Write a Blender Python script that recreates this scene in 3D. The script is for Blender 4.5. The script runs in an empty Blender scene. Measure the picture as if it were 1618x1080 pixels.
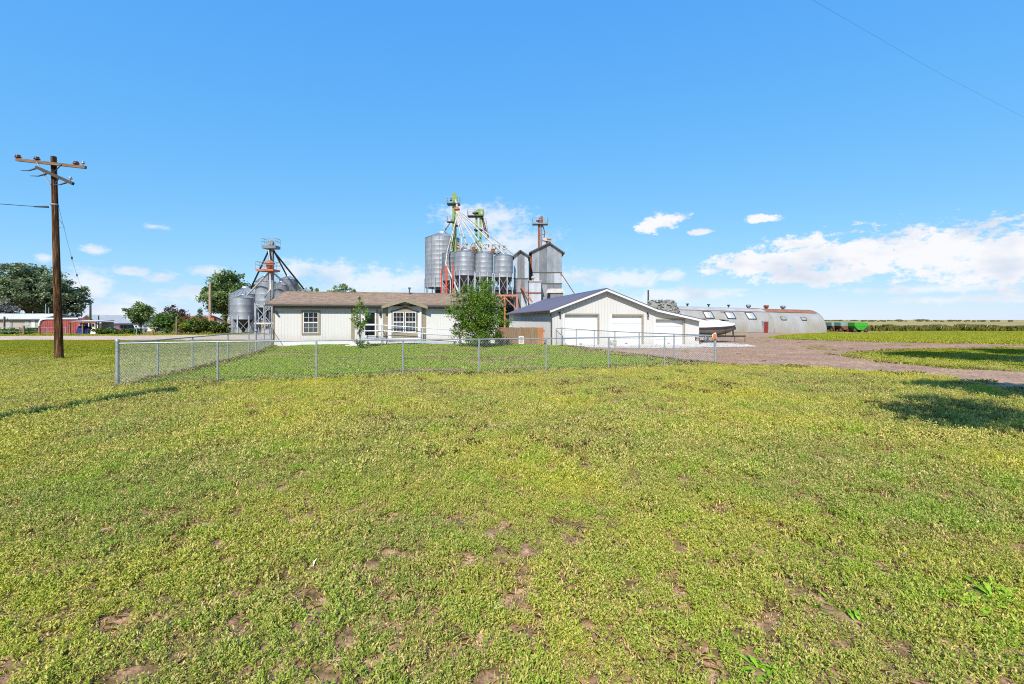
import bpy, bmesh, math, random
import numpy as np
from mathutils import Vector, Matrix
from mathutils.geometry import delaunay_2d_cdt

S = bpy.context.scene
COL = S.collection
R = math.radians

# ------------------------------------------------------------------ camera, sky, sun, exposure
EYE = 1.85
F = 719.0            # focal length in photo pixels (16 mm on 36 mm)
CX, HY = 809.0, 505.0
cam = bpy.data.cameras.new('camera'); cam.lens = 16.0; cam.sensor_width = 36.0
cam.shift_y = -35.0 / 1618.0; cam.clip_start = 0.05; cam.clip_end = 20000
co = bpy.data.objects.new('camera', cam); COL.objects.link(co)
co.location = (0, 0, EYE); co.rotation_euler = (R(90), 0, 0); S.camera = co

SUN_AZ, SUN_EL = R(12), R(42)      # sun behind the camera, a little to its left
sdir = Vector((-math.sin(SUN_AZ) * math.cos(SUN_EL), -math.cos(SUN_AZ) * math.cos(SUN_EL), math.sin(SUN_EL)))
sl = bpy.data.lights.new('sun', 'SUN'); sl.energy = 5.0; sl.angle = R(0.5); sl.color = (1.0, 0.95, 0.87)
so = bpy.data.objects.new('sun', sl); COL.objects.link(so)
so.rotation_euler = (-sdir).to_track_quat('-Z', 'Y').to_euler(); so.location = (-30, -60, 60)

S.view_settings.view_transform = 'Standard'; S.view_settings.look = 'None'
S.view_settings.exposure = 0.42; S.view_settings.gamma = 1.0; S.view_settings.use_curve_mapping = False

W = bpy.data.worlds.new('World'); S.world = W; W.use_nodes = True
nt = W.node_tree; nt.nodes.clear()
S.cycles.max_bounces = 6; S.cycles.filter_width = 1.1; S.cycles.use_denoising = False; S.cycles.diffuse_bounces = 3; S.cycles.glossy_bounces = 3; S.cycles.transmission_bounces = 3

def N(tree, t, **kw):
    n = tree.nodes.new(t)
    for k, v in kw.items(): setattr(n, k, v)
    return n

def mth(tree, op, a, b=None, c=None, clamp=False):
    n = tree.nodes.new('ShaderNodeMath'); n.operation = op; n.use_clamp = clamp
    for i, v in enumerate((a, b, c)):
        if v is None: continue
        if isinstance(v, (int, float)): n.inputs[i].default_value = v
        else: tree.links.new(v, n.inputs[i])
    return n.outputs[0]

def world_sky():
    L = nt.links
    out = N(nt, 'ShaderNodeOutputWorld'); bg = N(nt, 'ShaderNodeBackground'); L.new(bg.outputs[0], out.inputs[0])
    bg.inputs[1].default_value = 0.15
    sky = N(nt, 'ShaderNodeTexSky'); sky.sky_type = 'NISHITA'; sky.sun_disc = False
    sky.sun_elevation = SUN_EL; sky.sun_rotation = math.pi + SUN_AZ
    sky.air_density = 1.0; sky.dust_density = 0.35; sky.ozone_density = 1.6; sky.altitude = 1300
    # grade the clear sky towards the vivid blue of the photograph, the same way in every direction
    sc_ = N(nt, 'ShaderNodeSeparateColor'); L.new(sky.outputs[0], sc_.inputs[0]); hs = N(nt, 'ShaderNodeCombineColor')
    for i, (k, ref, p_) in enumerate(((0.108, 0.16, 1.0), (0.365, 0.19, 0.42), (0.93, 0.42, 0.09))):
        if i == 0: v = mth(nt, 'MULTIPLY', mth(nt, 'POWER', mth(nt, 'MULTIPLY', sc_.outputs[0], 0.108 / 0.2), 0.84), 0.19 / 0.2007)
        else: v = mth(nt, 'MULTIPLY', mth(nt, 'POWER', mth(nt, 'MULTIPLY', sc_.outputs[i], 0.159 / ref), p_), k / 0.2007)
        L.new(v, hs.inputs[i])
    tc = N(nt, 'ShaderNodeTexCoord'); sp = N(nt, 'ShaderNodeSeparateXYZ'); L.new(tc.outputs['Generated'], sp.inputs[0])
    az = mth(nt, 'ARCTAN2', sp.outputs[0], sp.outputs[1]); el = mth(nt, 'ARCSINE', sp.outputs[2])
    cv = N(nt, 'ShaderNodeCombineXYZ'); L.new(az, cv.inputs[0]); L.new(el, cv.inputs[1])
    # cloud banks as (azimuth, elevation) ellipses whose edges billow with noise
    def ell(px, py, rx, ry):
        a = math.atan((px - CX) / F); c = math.cos(a)
        return a, math.atan((HY - py) / F * c), rx / F * c * c, ry / F * c
    def mindist(lst):
        cur = None
        for b in lst:
            a, e, ra, re = b
            vm = N(nt, 'ShaderNodeVectorMath', operation='MULTIPLY_ADD'); L.new(cv.outputs[0], vm.inputs[0])
            vm.inputs[1].default_value = (1 / ra, 1 / re, 0); vm.inputs[2].default_value = (-a / ra, -e / re, 0)
            ln = N(nt, 'ShaderNodeVectorMath', operation='LENGTH'); L.new(vm.outputs[0], ln.inputs[0])
            cur = ln.outputs['Value'] if cur is None else mth(nt, 'MINIMUM', cur, ln.outputs['Value'])
        return cur
    dense = [(1590, 405, 190, 62), (1480, 400, 130, 50), (1360, 405, 110, 44), (1260, 412, 95, 40), (1175, 419, 70, 20), (1290, 436, 120, 16),
             (1720, 390, 200, 80), (1950, 410, 240, 70), (2400, 400, 300, 80),
             (1048, 348, 40, 13), (1026, 358, 24, 13), (1204, 345, 30, 7), (1104, 366, 22, 6)]
    faint = [(980, 440, 105, 17), (1060, 437, 35, 12), (1070, 467, 110, 15), (905, 436, 50, 15), (1500, 455, 220, 10), (1560, 472, 200, 8),
             (600, 446, 130, 27), (540, 436, 75, 27), (470, 425, 55, 18), (660, 442, 60, 20), (770, 345, 80, 26), (820, 385, 75, 30), (730, 335, 40, 14),
             (140, 452, 55, 36), (190, 492, 75, 30), (210, 428, 36, 9), (262, 438, 34, 12), (332, 428, 40, 10), (320, 465, 90, 14), (150, 395, 26, 9), (72, 408, 20, 10),
             (243, 357, 24, 6), (60, 470, 60, 30), (-60, 440, 90, 40), (-300, 430, 160, 50)]
    B = [ell(*b) for b in dense]; Fb = [ell(*b) for b in faint]
    for k in range(10):                      # the same kind of low cumulus goes on round the rest of the horizon
        a = 1.25 + k * 0.42; a = a if a < math.pi else a - 2 * math.pi
        B.append((a, 0.10 + 0.05 * ((k * 7) % 5) / 5, 0.16, 0.045))
    no = N(nt, 'ShaderNodeTexNoise'); no.inputs['Scale'].default_value = 26; no.inputs['Detail'].default_value = 9; no.inputs['Roughness'].default_value = 0.66
    st = N(nt, 'ShaderNodeVectorMath', operation='MULTIPLY'); L.new(cv.outputs[0], st.inputs[0]); st.inputs[1].default_value = (1, 1.7, 1)
    L.new(st.outputs[0], no.inputs['Vector'])
    nf = N(nt, 'ShaderNodeTexNoise'); nf.inputs['Scale'].default_value = 75; nf.inputs['Detail'].default_value = 5; nf.inputs['Roughness'].default_value = 0.6; L.new(st.outputs[0], nf.inputs['Vector'])
    n0 = mth(nt, 'MULTIPLY_ADD', mth(nt, 'SUBTRACT', nf.outputs[0], 0.5), 0.32, mth(nt, 'SUBTRACT', no.outputs[0], 0.5))
    def alpha(lst, amp, lo, hi):
        d = mth(nt, 'MULTIPLY_ADD', n0, amp, mindist(lst))
        mr = N(nt, 'ShaderNodeMapRange'); mr.interpolation_type = 'SMOOTHSTEP'
        mr.inputs['From Min'].default_value = hi; mr.inputs['From Max'].default_value = lo; L.new(d, mr.inputs['Value'])
        return mr.outputs[0]
    a1 = alpha(B, 3.0, 0.50, 1.05); a2 = mth(nt, 'MULTIPLY', alpha(Fb, 2.6, 0.2, 1.1), 0.72)
    am = mth(nt, 'MAXIMUM', a1, a2)
    n2 = N(nt, 'ShaderNodeTexNoise'); n2.inputs['Scale'].default_value = 11; n2.inputs['Detail'].default_value = 6
    of = N(nt, 'ShaderNodeVectorMath', operation='ADD'); L.new(st.outputs[0], of.inputs[0]); of.inputs[1].default_value = (3.3, -0.02, 1.7); L.new(of.outputs[0], n2.inputs['Vector'])
    cr = N(nt, 'ShaderNodeValToRGB'); cr.color_ramp.elements[0].position = 0.30; cr.color_ramp.elements[1].position = 0.50
    cr.color_ramp.elements[0].color = (3.5, 3.85, 4.5, 1); cr.color_ramp.elements[1].color = (4.75, 4.8, 4.95, 1); L.new(n2.outputs[0], cr.inputs[0])
    mx = N(nt, 'ShaderNodeMix', data_type='RGBA'); L.new(am, mx.inputs['Factor']); L.new(hs.outputs[0], mx.inputs['A']); L.new(cr.outputs[0], mx.inputs['B'])
    L.new(mx.outputs['Result'], bg.inputs[0])
world_sky()

# ------------------------------------------------------------------ helpers
def X_at(px, Y): return (px - CX) / F * Y
def Z_at(py, Y): return EYE - (py - HY) / F * Y
def pt(px, py, Y): return Vector((X_at(px, Y), Y, Z_at(py, Y)))

def sm(t):
    t = np.clip(t, 0, 1); return t * t * (3 - 2 * t)
def gz(x, y):
    """height of the ground"""
    x = np.asarray(x, dtype=float); y = np.asarray(y, dtype=float)
    z = -0.9 * sm((y - 26) / 62) * sm((x - 4) / 60)
    z = z + 0.14 * np.exp(-(((x + 7) / 11) ** 2 + ((y - 31) / 4.5) ** 2))
    z = z + 0.02 * np.sin(x * 0.37 + 1.3) * np.sin(y * 0.29 + 0.4) * np.clip(y / 12, 0, 1) * np.clip((90 - y) / 40, 0, 1)
    return z
def gzf(x, y): return float(gz(x, y))
def G(px, py):
    """where the sight line through a photo pixel meets the ground"""
    Y = EYE * F / max(py - HY, 1)
    for _ in range(30):
        Y = 0.5 * Y + 0.5 * (EYE - gzf(X_at(px, Y), Y)) * F / max(py - HY, 1)
    return X_at(px, Y), Y

_rs = np.random.RandomState(5)
_tab = _rs.rand(256, 256)
def vnoise(x, y, s):
    x = np.asarray(x) / s; y = np.asarray(y) / s
    xi = np.floor(x).astype(int); yi = np.floor(y).astype(int); fx = x - xi; fy = y - yi
    fx = fx * fx * (3 - 2 * fx); fy = fy * fy * (3 - 2 * fy)
    t = lambda a, b: _tab[a % 256, b % 256]
    return (t(xi, yi) * (1 - fx) + t(xi + 1, yi) * fx) * (1 - fy) + (t(xi, yi + 1) * (1 - fx) + t(xi + 1, yi + 1) * fx) * fy

def tag(o, label=None, cat=None, group=None, kind=None):
    if label: o['label'] = label
    if cat: o['category'] = cat
    if group: o['group'] = group
    if kind: o['kind'] = kind
    return o
def empty(name, loc=(0, 0, 0), yaw=0, label=None, cat=None, group=None):
    o = bpy.data.objects.new(name, None); COL.objects.link(o); o.location = loc; o.rotation_euler = (0, 0, yaw)
    o.empty_display_size = 0.2
    return tag(o, label, cat, group)

class MB:
    def __init__(s): s.v = []; s.f = []; s.sm = []
    def add(s, vs, fs, smooth=False):
        b = len(s.v); s.v += [tuple(v) for v in vs]
        for f in fs: s.f.append([i + b for i in f]); s.sm.append(smooth)
        return s
    def quad(s, a, b, c, d): return s.add([a, b, c, d], [(0, 1, 2, 3)])
    def box(s, x0, x1, y0, y1, z0, z1):
        return s.add([(x0, y0, z0), (x1, y0, z0), (x1, y1, z0), (x0, y1, z0), (x0, y0, z1), (x1, y0, z1), (x1, y1, z1), (x0, y1, z1)],
                     [(0, 3, 2, 1), (4, 5, 6, 7), (0, 1, 5, 4), (1, 2, 6, 5), (2, 3, 7, 6), (3, 0, 4, 7)])
    def bar(s, p0, p1, w, h, up=(0, 0, 1)):
        p0 = Vector(p0); p1 = Vector(p1); d = (p1 - p0).normalized(); u = Vector(up)
        if abs(d.dot(u)) > 0.98: u = Vector((0, 1, 0))
        a = d.cross(u).normalized() * (w / 2); b = a.cross(d).normalized() * (h / 2)
        vs = [p + sa * a + sb * b for p in (p0, p1) for sa, sb in ((-1, -1), (1, -1), (1, 1), (-1, 1))]
        return s.add(vs, [(3, 2, 1, 0), (4, 5, 6, 7), (0, 1, 5, 4), (1, 2, 6, 5), (2, 3, 7, 6), (3, 0, 4, 7)])
    def tube(s, pts, r, n=8, r1=None, caps=True, smooth=True):
        pts = [Vector(p) for p in pts]; k = len(pts); r1 = r if r1 is None else r1; vs = []
        up = Vector((0, 0, 1))
        for i, p in enumerate(pts):
            d = (pts[min(i + 1, k - 1)] - pts[max(i - 1, 0)]).normalized()
            a = d.cross(up if abs(d.z) < 0.95 else Vector((1, 0, 0))).normalized(); b = d.cross(a)
            rr = r + (r1 - r) * i / max(k - 1, 1)
            for j in range(n):
                t = 2 * math.pi * j / n; vs.append(p + rr * (math.cos(t) * a + math.sin(t) * b))
        fs = [(i * n + j, i * n + (j + 1) % n, (i + 1) * n + (j + 1) % n, (i + 1) * n + j) for i in range(k - 1) for j in range(n)]
        s.add(vs, fs, smooth)
        if caps:
            s.add(vs[:n], [tuple(range(n))]); s.add(vs[-n:], [tuple(reversed(range(n)))])
        return s
    def lathe(s, prof, n=32, c=(0, 0), smooth=True, close=False):
        vs = []
        for r, z in prof:
            for j in range(n):
                t = 2 * math.pi * j / n; vs.append((c[0] + r * math.cos(t), c[1] + r * math.sin(t), z))
        k = len(prof)
        s.add(vs, [(i * n + j, i * n + (j + 1) % n, (i + 1) * n + (j + 1) % n, (i + 1) * n + j) for i in range(k - 1) for j in range(n)], smooth)
        if close:
            s.add(vs[:n], [tuple(reversed(range(n)))]); s.add(vs[-n:], [tuple(range(n))])
        return s
    def prism(s, poly, y0, y1, axis='y', smooth=False):
        """poly in (a,b); extruded along axis: y -> (a,y,b), x -> (x,a,b), z -> (a,b,z)"""
        m = {'y': lambda a, b, t: (a, t, b), 'x': lambda a, b, t: (t, a, b), 'z': lambda a, b, t: (a, b, t)}[axis]
        n = len(poly); vs = [m(a, b, y0) for a, b in poly] + [m(a, b, y1) for a, b in poly]
        s.add(vs, [tuple(range(n)), tuple(reversed(range(n, 2 * n)))])
        s.add(vs, [(i, n + i, n + (i + 1) % n, (i + 1) % n) for i in range(n)], smooth)
        return s
    def build(s, name, mat, parent=None, fix=True):
        me = bpy.data.meshes.new(name); me.from_pydata(s.v, [], s.f); me.update()
        me.polygons.foreach_set('use_smooth', s.sm)
        if fix:
            bm = bmesh.new(); bm.from_mesh(me); bmesh.ops.recalc_face_normals(bm, faces=bm.faces); bm.to_mesh(me); bm.free()
        if mat: me.materials.append(mat)
        o = bpy.data.objects.new(name, me); COL.objects.link(o)
        if parent: o.parent = parent
        return o

def np_mesh(name, verts, faces, attrs=None, mat=None, link=True, smooth=False):
    """verts (n,3), faces (m,k) arrays; attrs = {name: per-face floats}"""
    verts = np.asarray(verts, dtype=np.float32); faces = np.asarray(faces, dtype=np.int32)
    me = bpy.data.meshes.new(name); m, k = faces.shape
    me.vertices.add(len(verts)); me.vertices.foreach_set('co', verts.ravel())
    me.loops.add(m * k); me.loops.foreach_set('vertex_index', faces.ravel())
    me.polygons.add(m); me.polygons.foreach_set('loop_start', np.arange(0, m * k, k, dtype=np.int32))
    me.update(calc_edges=True)
    for a, vals in (attrs or {}).items():
        at = me.attributes.new(a, 'FLOAT', 'FACE'); at.data.foreach_set('value', np.asarray(vals, dtype=np.float32))
    if smooth: me.polygons.foreach_set('use_smooth', np.ones(m, dtype=bool))
    if mat: me.materials.append(mat)
    o = bpy.data.objects.new(name, me)
    if link: COL.objects.link(o)
    return o

# ------------------------------------------------------------------ materials
def material(name, c1, c2=None, rough=0.7, metal=0.0, scale=4.0, detail=4.0, bump=0.0, bscale=40.0, c3=None, pos3=0.72, stretch=(1, 1, 1), spec=0.4, world=False, contrast=(0.35, 0.68)):
    m = bpy.data.materials.new(name); m.use_nodes = True; t = m.node_tree; L = t.links
    b = t.nodes['Principled BSDF']; b.inputs['Roughness'].default_value = rough; b.inputs['Metallic'].default_value = metal
    b.inputs['Specular IOR Level'].default_value = spec
    c2 = c2 or tuple(v * 0.82 for v in c1)
    if world: src = N(t, 'ShaderNodeNewGeometry').outputs['Position']
    else: src = N(t, 'ShaderNodeTexCoord').outputs['Object']
    mp = N(t, 'ShaderNodeMapping'); mp.inputs['Scale'].default_value = stretch; L.new(src, mp.inputs[0])
    no = N(t, 'ShaderNodeTexNoise'); no.inputs['Scale'].default_value = scale; no.inputs['Detail'].default_value = detail; no.inputs['Roughness'].default_value = 0.65
    L.new(mp.outputs[0], no.inputs['Vector'])
    cr = N(t, 'ShaderNodeValToRGB'); e = cr.color_ramp.elements
    e[0].position, e[1].position = contrast; e[0].color = (*c2, 1); e[1].color = (*c1, 1)
    if c3:
        q = cr.color_ramp.elements.new(pos3); q.color = (*c3, 1)
    L.new(no.outputs[0], cr.inputs[0]); L.new(cr.outputs[0], b.inputs['Base Color'])
    if bump:
        n2 = N(t, 'ShaderNodeTexNoise'); n2.inputs['Scale'].default_value = bscale; n2.inputs['Detail'].default_value = 5
        L.new(mp.outputs[0], n2.inputs['Vector'])
        bp = N(t, 'ShaderNodeBump'); bp.inputs['Strength'].default_value = bump; bp.inputs['Distance'].default_value = 0.02
        L.new(n2.outputs[0], bp.inputs['Height']); L.new(bp.outputs[0], b.inputs['Normal'])
    return m

def leaf_material(name, cols, trans=0.35, wscale=None, wcols=None, rough=0.55, gloss=0.012):
    """cols: 3-4 colours spread over leaves by their own random number; wcols drift over the ground with world-space noise"""
    m = bpy.data.materials.new(name); m.use_nodes = True; t = m.node_tree; L = t.links; t.nodes.clear()
    out = N(t, 'ShaderNodeOutputMaterial'); at = N(t, 'ShaderNodeAttribute', attribute_name='rnd')
    cr = N(t, 'ShaderNodeValToRGB'); els = cr.color_ramp.elements
    for i, c in enumerate(cols):
        p = i / (len(cols) - 1)
        e = els[0] if i == 0 else els[1] if i == len(cols) - 1 else els.new(p)
        e.position = p; e.color = (*c, 1)
    L.new(at.outputs['Fac'], cr.inputs[0]); col = cr.outputs[0]
    if wcols:
        ge = N(t, 'ShaderNodeNewGeometry')
        for sc, c, lo, hi, amt in wcols:
            no = N(t, 'ShaderNodeTexNoise'); no.inputs['Scale'].default_value = sc; no.inputs['Detail'].default_value = 5; no.inputs['Roughness'].default_value = 0.6
            L.new(ge.outputs['Position'], no.inputs['Vector'])
            mr = N(t, 'ShaderNodeMapRange'); mr.inputs['From Min'].default_value = lo; mr.inputs['From Max'].default_value = hi; mr.inputs['To Max'].default_value = amt
            L.new(no.outputs[0], mr.inputs['Value'])
            mx = N(t, 'ShaderNodeMix', data_type='RGBA'); L.new(mr.outputs[0], mx.inputs['Factor']); L.new(col, mx.inputs['A']); mx.inputs['B'].default_value = (*c, 1)
            col = mx.outputs['Result']
    d = N(t, 'ShaderNodeBsdfDiffuse'); tr = N(t, 'ShaderNodeBsdfTranslucent'); gl = N(t, 'ShaderNodeBsdfGlossy'); gl.inputs['Roughness'].default_value = rough
    L.new(col, d.inputs[0]); L.new(col, tr.inputs[0])
    m1 = N(t, 'ShaderNodeMixShader'); m1.inputs[0].default_value = trans; L.new(d.outputs[0], m1.inputs[1]); L.new(tr.outputs[0], m1.inputs[2])
    m2 = N(t, 'ShaderNodeMixShader'); m2.inputs[0].default_value = gloss; L.new(m1.outputs[0], m2.inputs[1]); L.new(gl.outputs[0], m2.inputs[2])
    L.new(m2.outputs[0], out.inputs[0])
    return m

M = {}
M['white'] = material('white_siding', (0.545, 0.53, 0.505), (0.525, 0.51, 0.485), 0.55, scale=0.7, stretch=(1, 1, 0.3))
M['white_metal'] = material('white_painted_steel', (0.505, 0.49, 0.47), (0.48, 0.465, 0.445), 0.5, scale=0.6, stretch=(1, 1, 0.3))
M['white_trim'] = material('white_trim', (0.60, 0.595, 0.585), (0.57, 0.565, 0.555), 0.5)
M['door_white'] = material('garage_door_white', (0.60, 0.595, 0.59), (0.575, 0.57, 0.565), 0.5, scale=0.8)
M['tan'] = material('taupe_trim', (0.27, 0.225, 0.15), (0.22, 0.18, 0.12), 0.6)
M['dark'] = material('dark_metal', (0.035, 0.035, 0.04), None, 0.5)
M['gutter'] = material('dark_gutter', (0.09, 0.085, 0.085), None, 0.45)
M['glass'] = material('window_glass', (0.008, 0.011, 0.012), None, 0.05, spec=0.35)
M['screen'] = material('insect_screen', (0.06, 0.063, 0.067), None, 0.6)
M['curtain'] = material('pale_curtain', (0.35, 0.36, 0.36), None, 0.8)
M['roof_blue'] = material('blue_grey_roof_steel', (0.135, 0.13, 0.175), (0.115, 0.11, 0.15), 0.38, 0.25, scale=0.4)
M['galv'] = material('galvanised_steel', (0.33, 0.35, 0.37), (0.20, 0.215, 0.235), 0.48, 0.3, scale=1.1, stretch=(1, 1, 0.35), c3=(0.52, 0.53, 0.55), pos3=0.8)
M['galv_dull'] = material('weathered_galvanised_steel', (0.22, 0.235, 0.245), (0.13, 0.14, 0.15), 0.55, 0.3, scale=1.4, stretch=(1, 1, 0.3))
M['galv_bright'] = material('new_galvanised_steel', (0.52, 0.54, 0.57), (0.42, 0.44, 0.47), 0.4, 0.35, scale=1.2)
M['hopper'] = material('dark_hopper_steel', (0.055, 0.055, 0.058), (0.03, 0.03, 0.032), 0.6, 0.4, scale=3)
M['spout'] = material('pale_spout_paint', (0.52, 0.50, 0.47), (0.33, 0.29, 0.26), 0.55, 0.1, scale=2.5)
M['green_leg'] = material('faded_green_paint', (0.20, 0.33, 0.055), (0.11, 0.19, 0.035), 0.6, scale=3, c3=(0.35, 0.36, 0.06), pos3=0.85)
M['rust'] = material('rusty_steel', (0.26, 0.085, 0.035), (0.12, 0.045, 0.025), 0.85, scale=4, c3=(0.35, 0.30, 0.26), pos3=0.85)
M['orange'] = material('orange_paint', (0.46, 0.15, 0.06), (0.30, 0.085, 0.04), 0.6, scale=4)
M['red_paint'] = material('red_paint', (0.55, 0.045, 0.02), (0.42, 0.04, 0.02), 0.5)
M['red_pink'] = material('flaking_red_frame', (0.42, 0.22, 0.16), (0.28, 0.09, 0.055), 0.75, scale=5)
M['steel_pipe'] = material('galvanised_pipe', (0.36, 0.38, 0.40), (0.27, 0.285, 0.30), 0.45, 0.4, scale=6)
M['wire'] = material('galvanised_wire', (0.62, 0.63, 0.64), None, 0.5, 0.3)
M['cable'] = material('black_cable', (0.03, 0.03, 0.03), None, 0.6)
M['pole'] = material('creosoted_wood', (0.115, 0.05, 0.018), (0.02, 0.011, 0.007), 0.9, scale=3, stretch=(7, 7, 0.35), bump=1.0, bscale=9, c3=(0.24, 0.15, 0.08), pos3=0.68, spec=0.12, contrast=(0.42, 0.56))
M['arm'] = material('weathered_crossarm_wood', (0.26, 0.15, 0.08), (0.10, 0.06, 0.035), 0.85, scale=5, stretch=(0.5, 6, 6))
M['arm_dark'] = material('dark_crossarm_wood', (0.06, 0.05, 0.042), None, 0.85, scale=5)
M['ceramic'] = material('brown_insulator', (0.10, 0.035, 0.025), None, 0.2)
M['plank'] = material('cedar_plank', (0.27, 0.165, 0.085), (0.15, 0.095, 0.055), 0.85, scale=3, stretch=(5, 5, 0.5))
M['plank2'] = material('greyed_cedar_plank', (0.22, 0.16, 0.105), (0.13, 0.095, 0.065), 0.85, scale=3, stretch=(5, 5, 0.5))
M['plank3'] = material('fresh_cedar_plank', (0.42, 0.17, 0.055), (0.28, 0.11, 0.04), 0.8, scale=3, stretch=(5, 5, 0.5))
M['pale_wood'] = material('bleached_pole_wood', (0.40, 0.32, 0.24), (0.26, 0.17, 0.10), 0.85, scale=2, stretch=(3, 3, 0.4))
M['aluminium'] = material('ramp_aluminium', (0.60, 0.62, 0.64), (0.48, 0.50, 0.52), 0.42, 0.5, scale=5)
M['concrete'] = material('pale_concrete', (0.62, 0.59, 0.53), (0.47, 0.44, 0.39), 0.85, scale=0.8, detail=8, bump=0.2, bscale=60)
M['rubble'] = material('grey_rubble', (0.26, 0.255, 0.225), (0.14, 0.138, 0.12), 0.9, scale=2.5, detail=6)
M['rubble_pale'] = material('pale_rubble', (0.42, 0.415, 0.38), (0.26, 0.255, 0.23), 0.9, scale=3)
M['quonset'] = material('weathered_quonset_steel', (0.31, 0.315, 0.315), (0.265, 0.235, 0.185), 0.6, 0.06, scale=0.55, detail=9, stretch=(1, 1, 0.5), c3=(0.37, 0.378, 0.382), pos3=0.75)
M['quonset_cap'] = material('pale_ridge_steel', (0.40, 0.405, 0.41), (0.32, 0.315, 0.30), 0.55, 0.08, scale=0.6)
M['quonset_rust'] = material('rusted_roof_steel', (0.33, 0.14, 0.075), (0.20, 0.085, 0.05), 0.8, 0.1, scale=0.8, detail=8, c3=(0.50, 0.48, 0.45), pos3=0.8)
M['barn_red'] = material('faded_red_steel', (0.33, 0.075, 0.065), (0.25, 0.055, 0.05), 0.6, scale=1.5)
M['maroon'] = material('maroon_door', (0.22, 0.022, 0.018), None, 0.6)
M['beige'] = material('beige_siding', (0.37, 0.34, 0.29), (0.29, 0.27, 0.23), 0.7, scale=0.8)
M['cream'] = material('cream_stucco', (0.68, 0.62, 0.48), (0.58, 0.52, 0.40), 0.8, scale=0.8)
M['pale_roof'] = material('pale_roof_steel', (0.56, 0.55, 0.53), (0.46, 0.45, 0.43), 0.6, 0.0, scale=0.6)
M['dark_roof'] = material('dark_eave_wood', (0.09, 0.075, 0.06), None, 0.8)
M['blue'] = material('blue_tarpaulin', (0.02, 0.022, 0.19), (0.012, 0.012, 0.08), 0.45, scale=3)
M['navy'] = material('navy_plastic', (0.012, 0.014, 0.06), None, 0.4)
M['car_dark'] = material('dark_car_paint', (0.03, 0.034, 0.045), None, 0.25)
M['car_red'] = material('faded_red_car_paint', (0.50, 0.20, 0.18), (0.42, 0.15, 0.14), 0.4)
M['car_white'] = material('white_car_paint', (0.7, 0.7, 0.7), None, 0.3)
M['rubber'] = material('tyre_rubber', (0.02, 0.02, 0.02), None, 0.85)
M['teal'] = material('faded_teal_paint', (0.17, 0.30, 0.29), (0.12, 0.20, 0.19), 0.6, scale=1.5, c3=(0.36, 0.47, 0.50), pos3=0.78)
M['tractor_green'] = material('bright_green_paint', (0.05, 0.33, 0.03), (0.035, 0.24, 0.02), 0.45)
M['boat_hull'] = material('olive_grey_hull', (0.17, 0.155, 0.11), (0.12, 0.11, 0.08), 0.35, scale=1.2)
M['boat_stripe'] = material('dark_hull_stripe', (0.045, 0.03, 0.045), None, 0.3)
M['boat_cover'] = material('pale_boat_cover', (0.68, 0.66, 0.67), (0.56, 0.54, 0.56), 0.75, scale=2.5, bump=0.3, bscale=4)
M['reflector'] = material('orange_reflector', (0.90, 0.20, 0.02), (0.80, 0.15, 0.02), 0.35)
M['sign_brown'] = material('brown_sign_board', (0.13, 0.05, 0.035), (0.09, 0.035, 0.025), 0.6)
M['sign_grey'] = material('worn_sign_face', (0.50, 0.46, 0.38), (0.22, 0.20, 0.17), 0.6, scale=14)
M['bark'] = material('bark', (0.15, 0.115, 0.085), (0.07, 0.052, 0.04), 0.9, scale=6, stretch=(3, 3, 0.6), bump=0.5, bscale=20)
M['dead_twig'] = material('dry_twig', (0.30, 0.26, 0.22), (0.2, 0.17, 0.14), 0.9, scale=6)

# shingle roof: courses are geometry, the tabs' tone comes from a brick pattern
def splash(m, z0, z1, col, amt):
    """soil splashed up the foot of a wall, ragged along its upper edge"""
    t = m.node_tree; L = t.links; b = t.nodes['Principled BSDF']; old = b.inputs['Base Color'].links[0].from_socket
    tc = N(t, 'ShaderNodeTexCoord'); sp = N(t, 'ShaderNodeSeparateXYZ'); L.new(tc.outputs['Object'], sp.inputs[0])
    no = N(t, 'ShaderNodeTexNoise'); no.inputs['Scale'].default_value = 2.4; no.inputs['Detail'].default_value = 8; L.new(tc.outputs['Object'], no.inputs['Vector'])
    h = mth(t, 'MULTIPLY_ADD', no.outputs[0], 0.9, sp.outputs[2])
    mr = N(t, 'ShaderNodeMapRange'); mr.inputs['From Min'].default_value = z1 + 0.45; mr.inputs['From Max'].default_value = z0 + 0.45; mr.inputs['To Max'].default_value = amt; L.new(h, mr.inputs['Value'])
    mx = N(t, 'ShaderNodeMix', data_type='RGBA'); L.new(mr.outputs[0], mx.inputs['Factor']); L.new(old, mx.inputs['A']); mx.inputs['B'].default_value = (*col, 1); L.new(mx.outputs['Result'], b.inputs['Base Color'])
splash(M['white'], 0.25, 0.85, (0.36, 0.29, 0.20), 0.35); splash(M['white_metal'], -0.05, 0.5, (0.34, 0.26, 0.19), 0.4)
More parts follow.
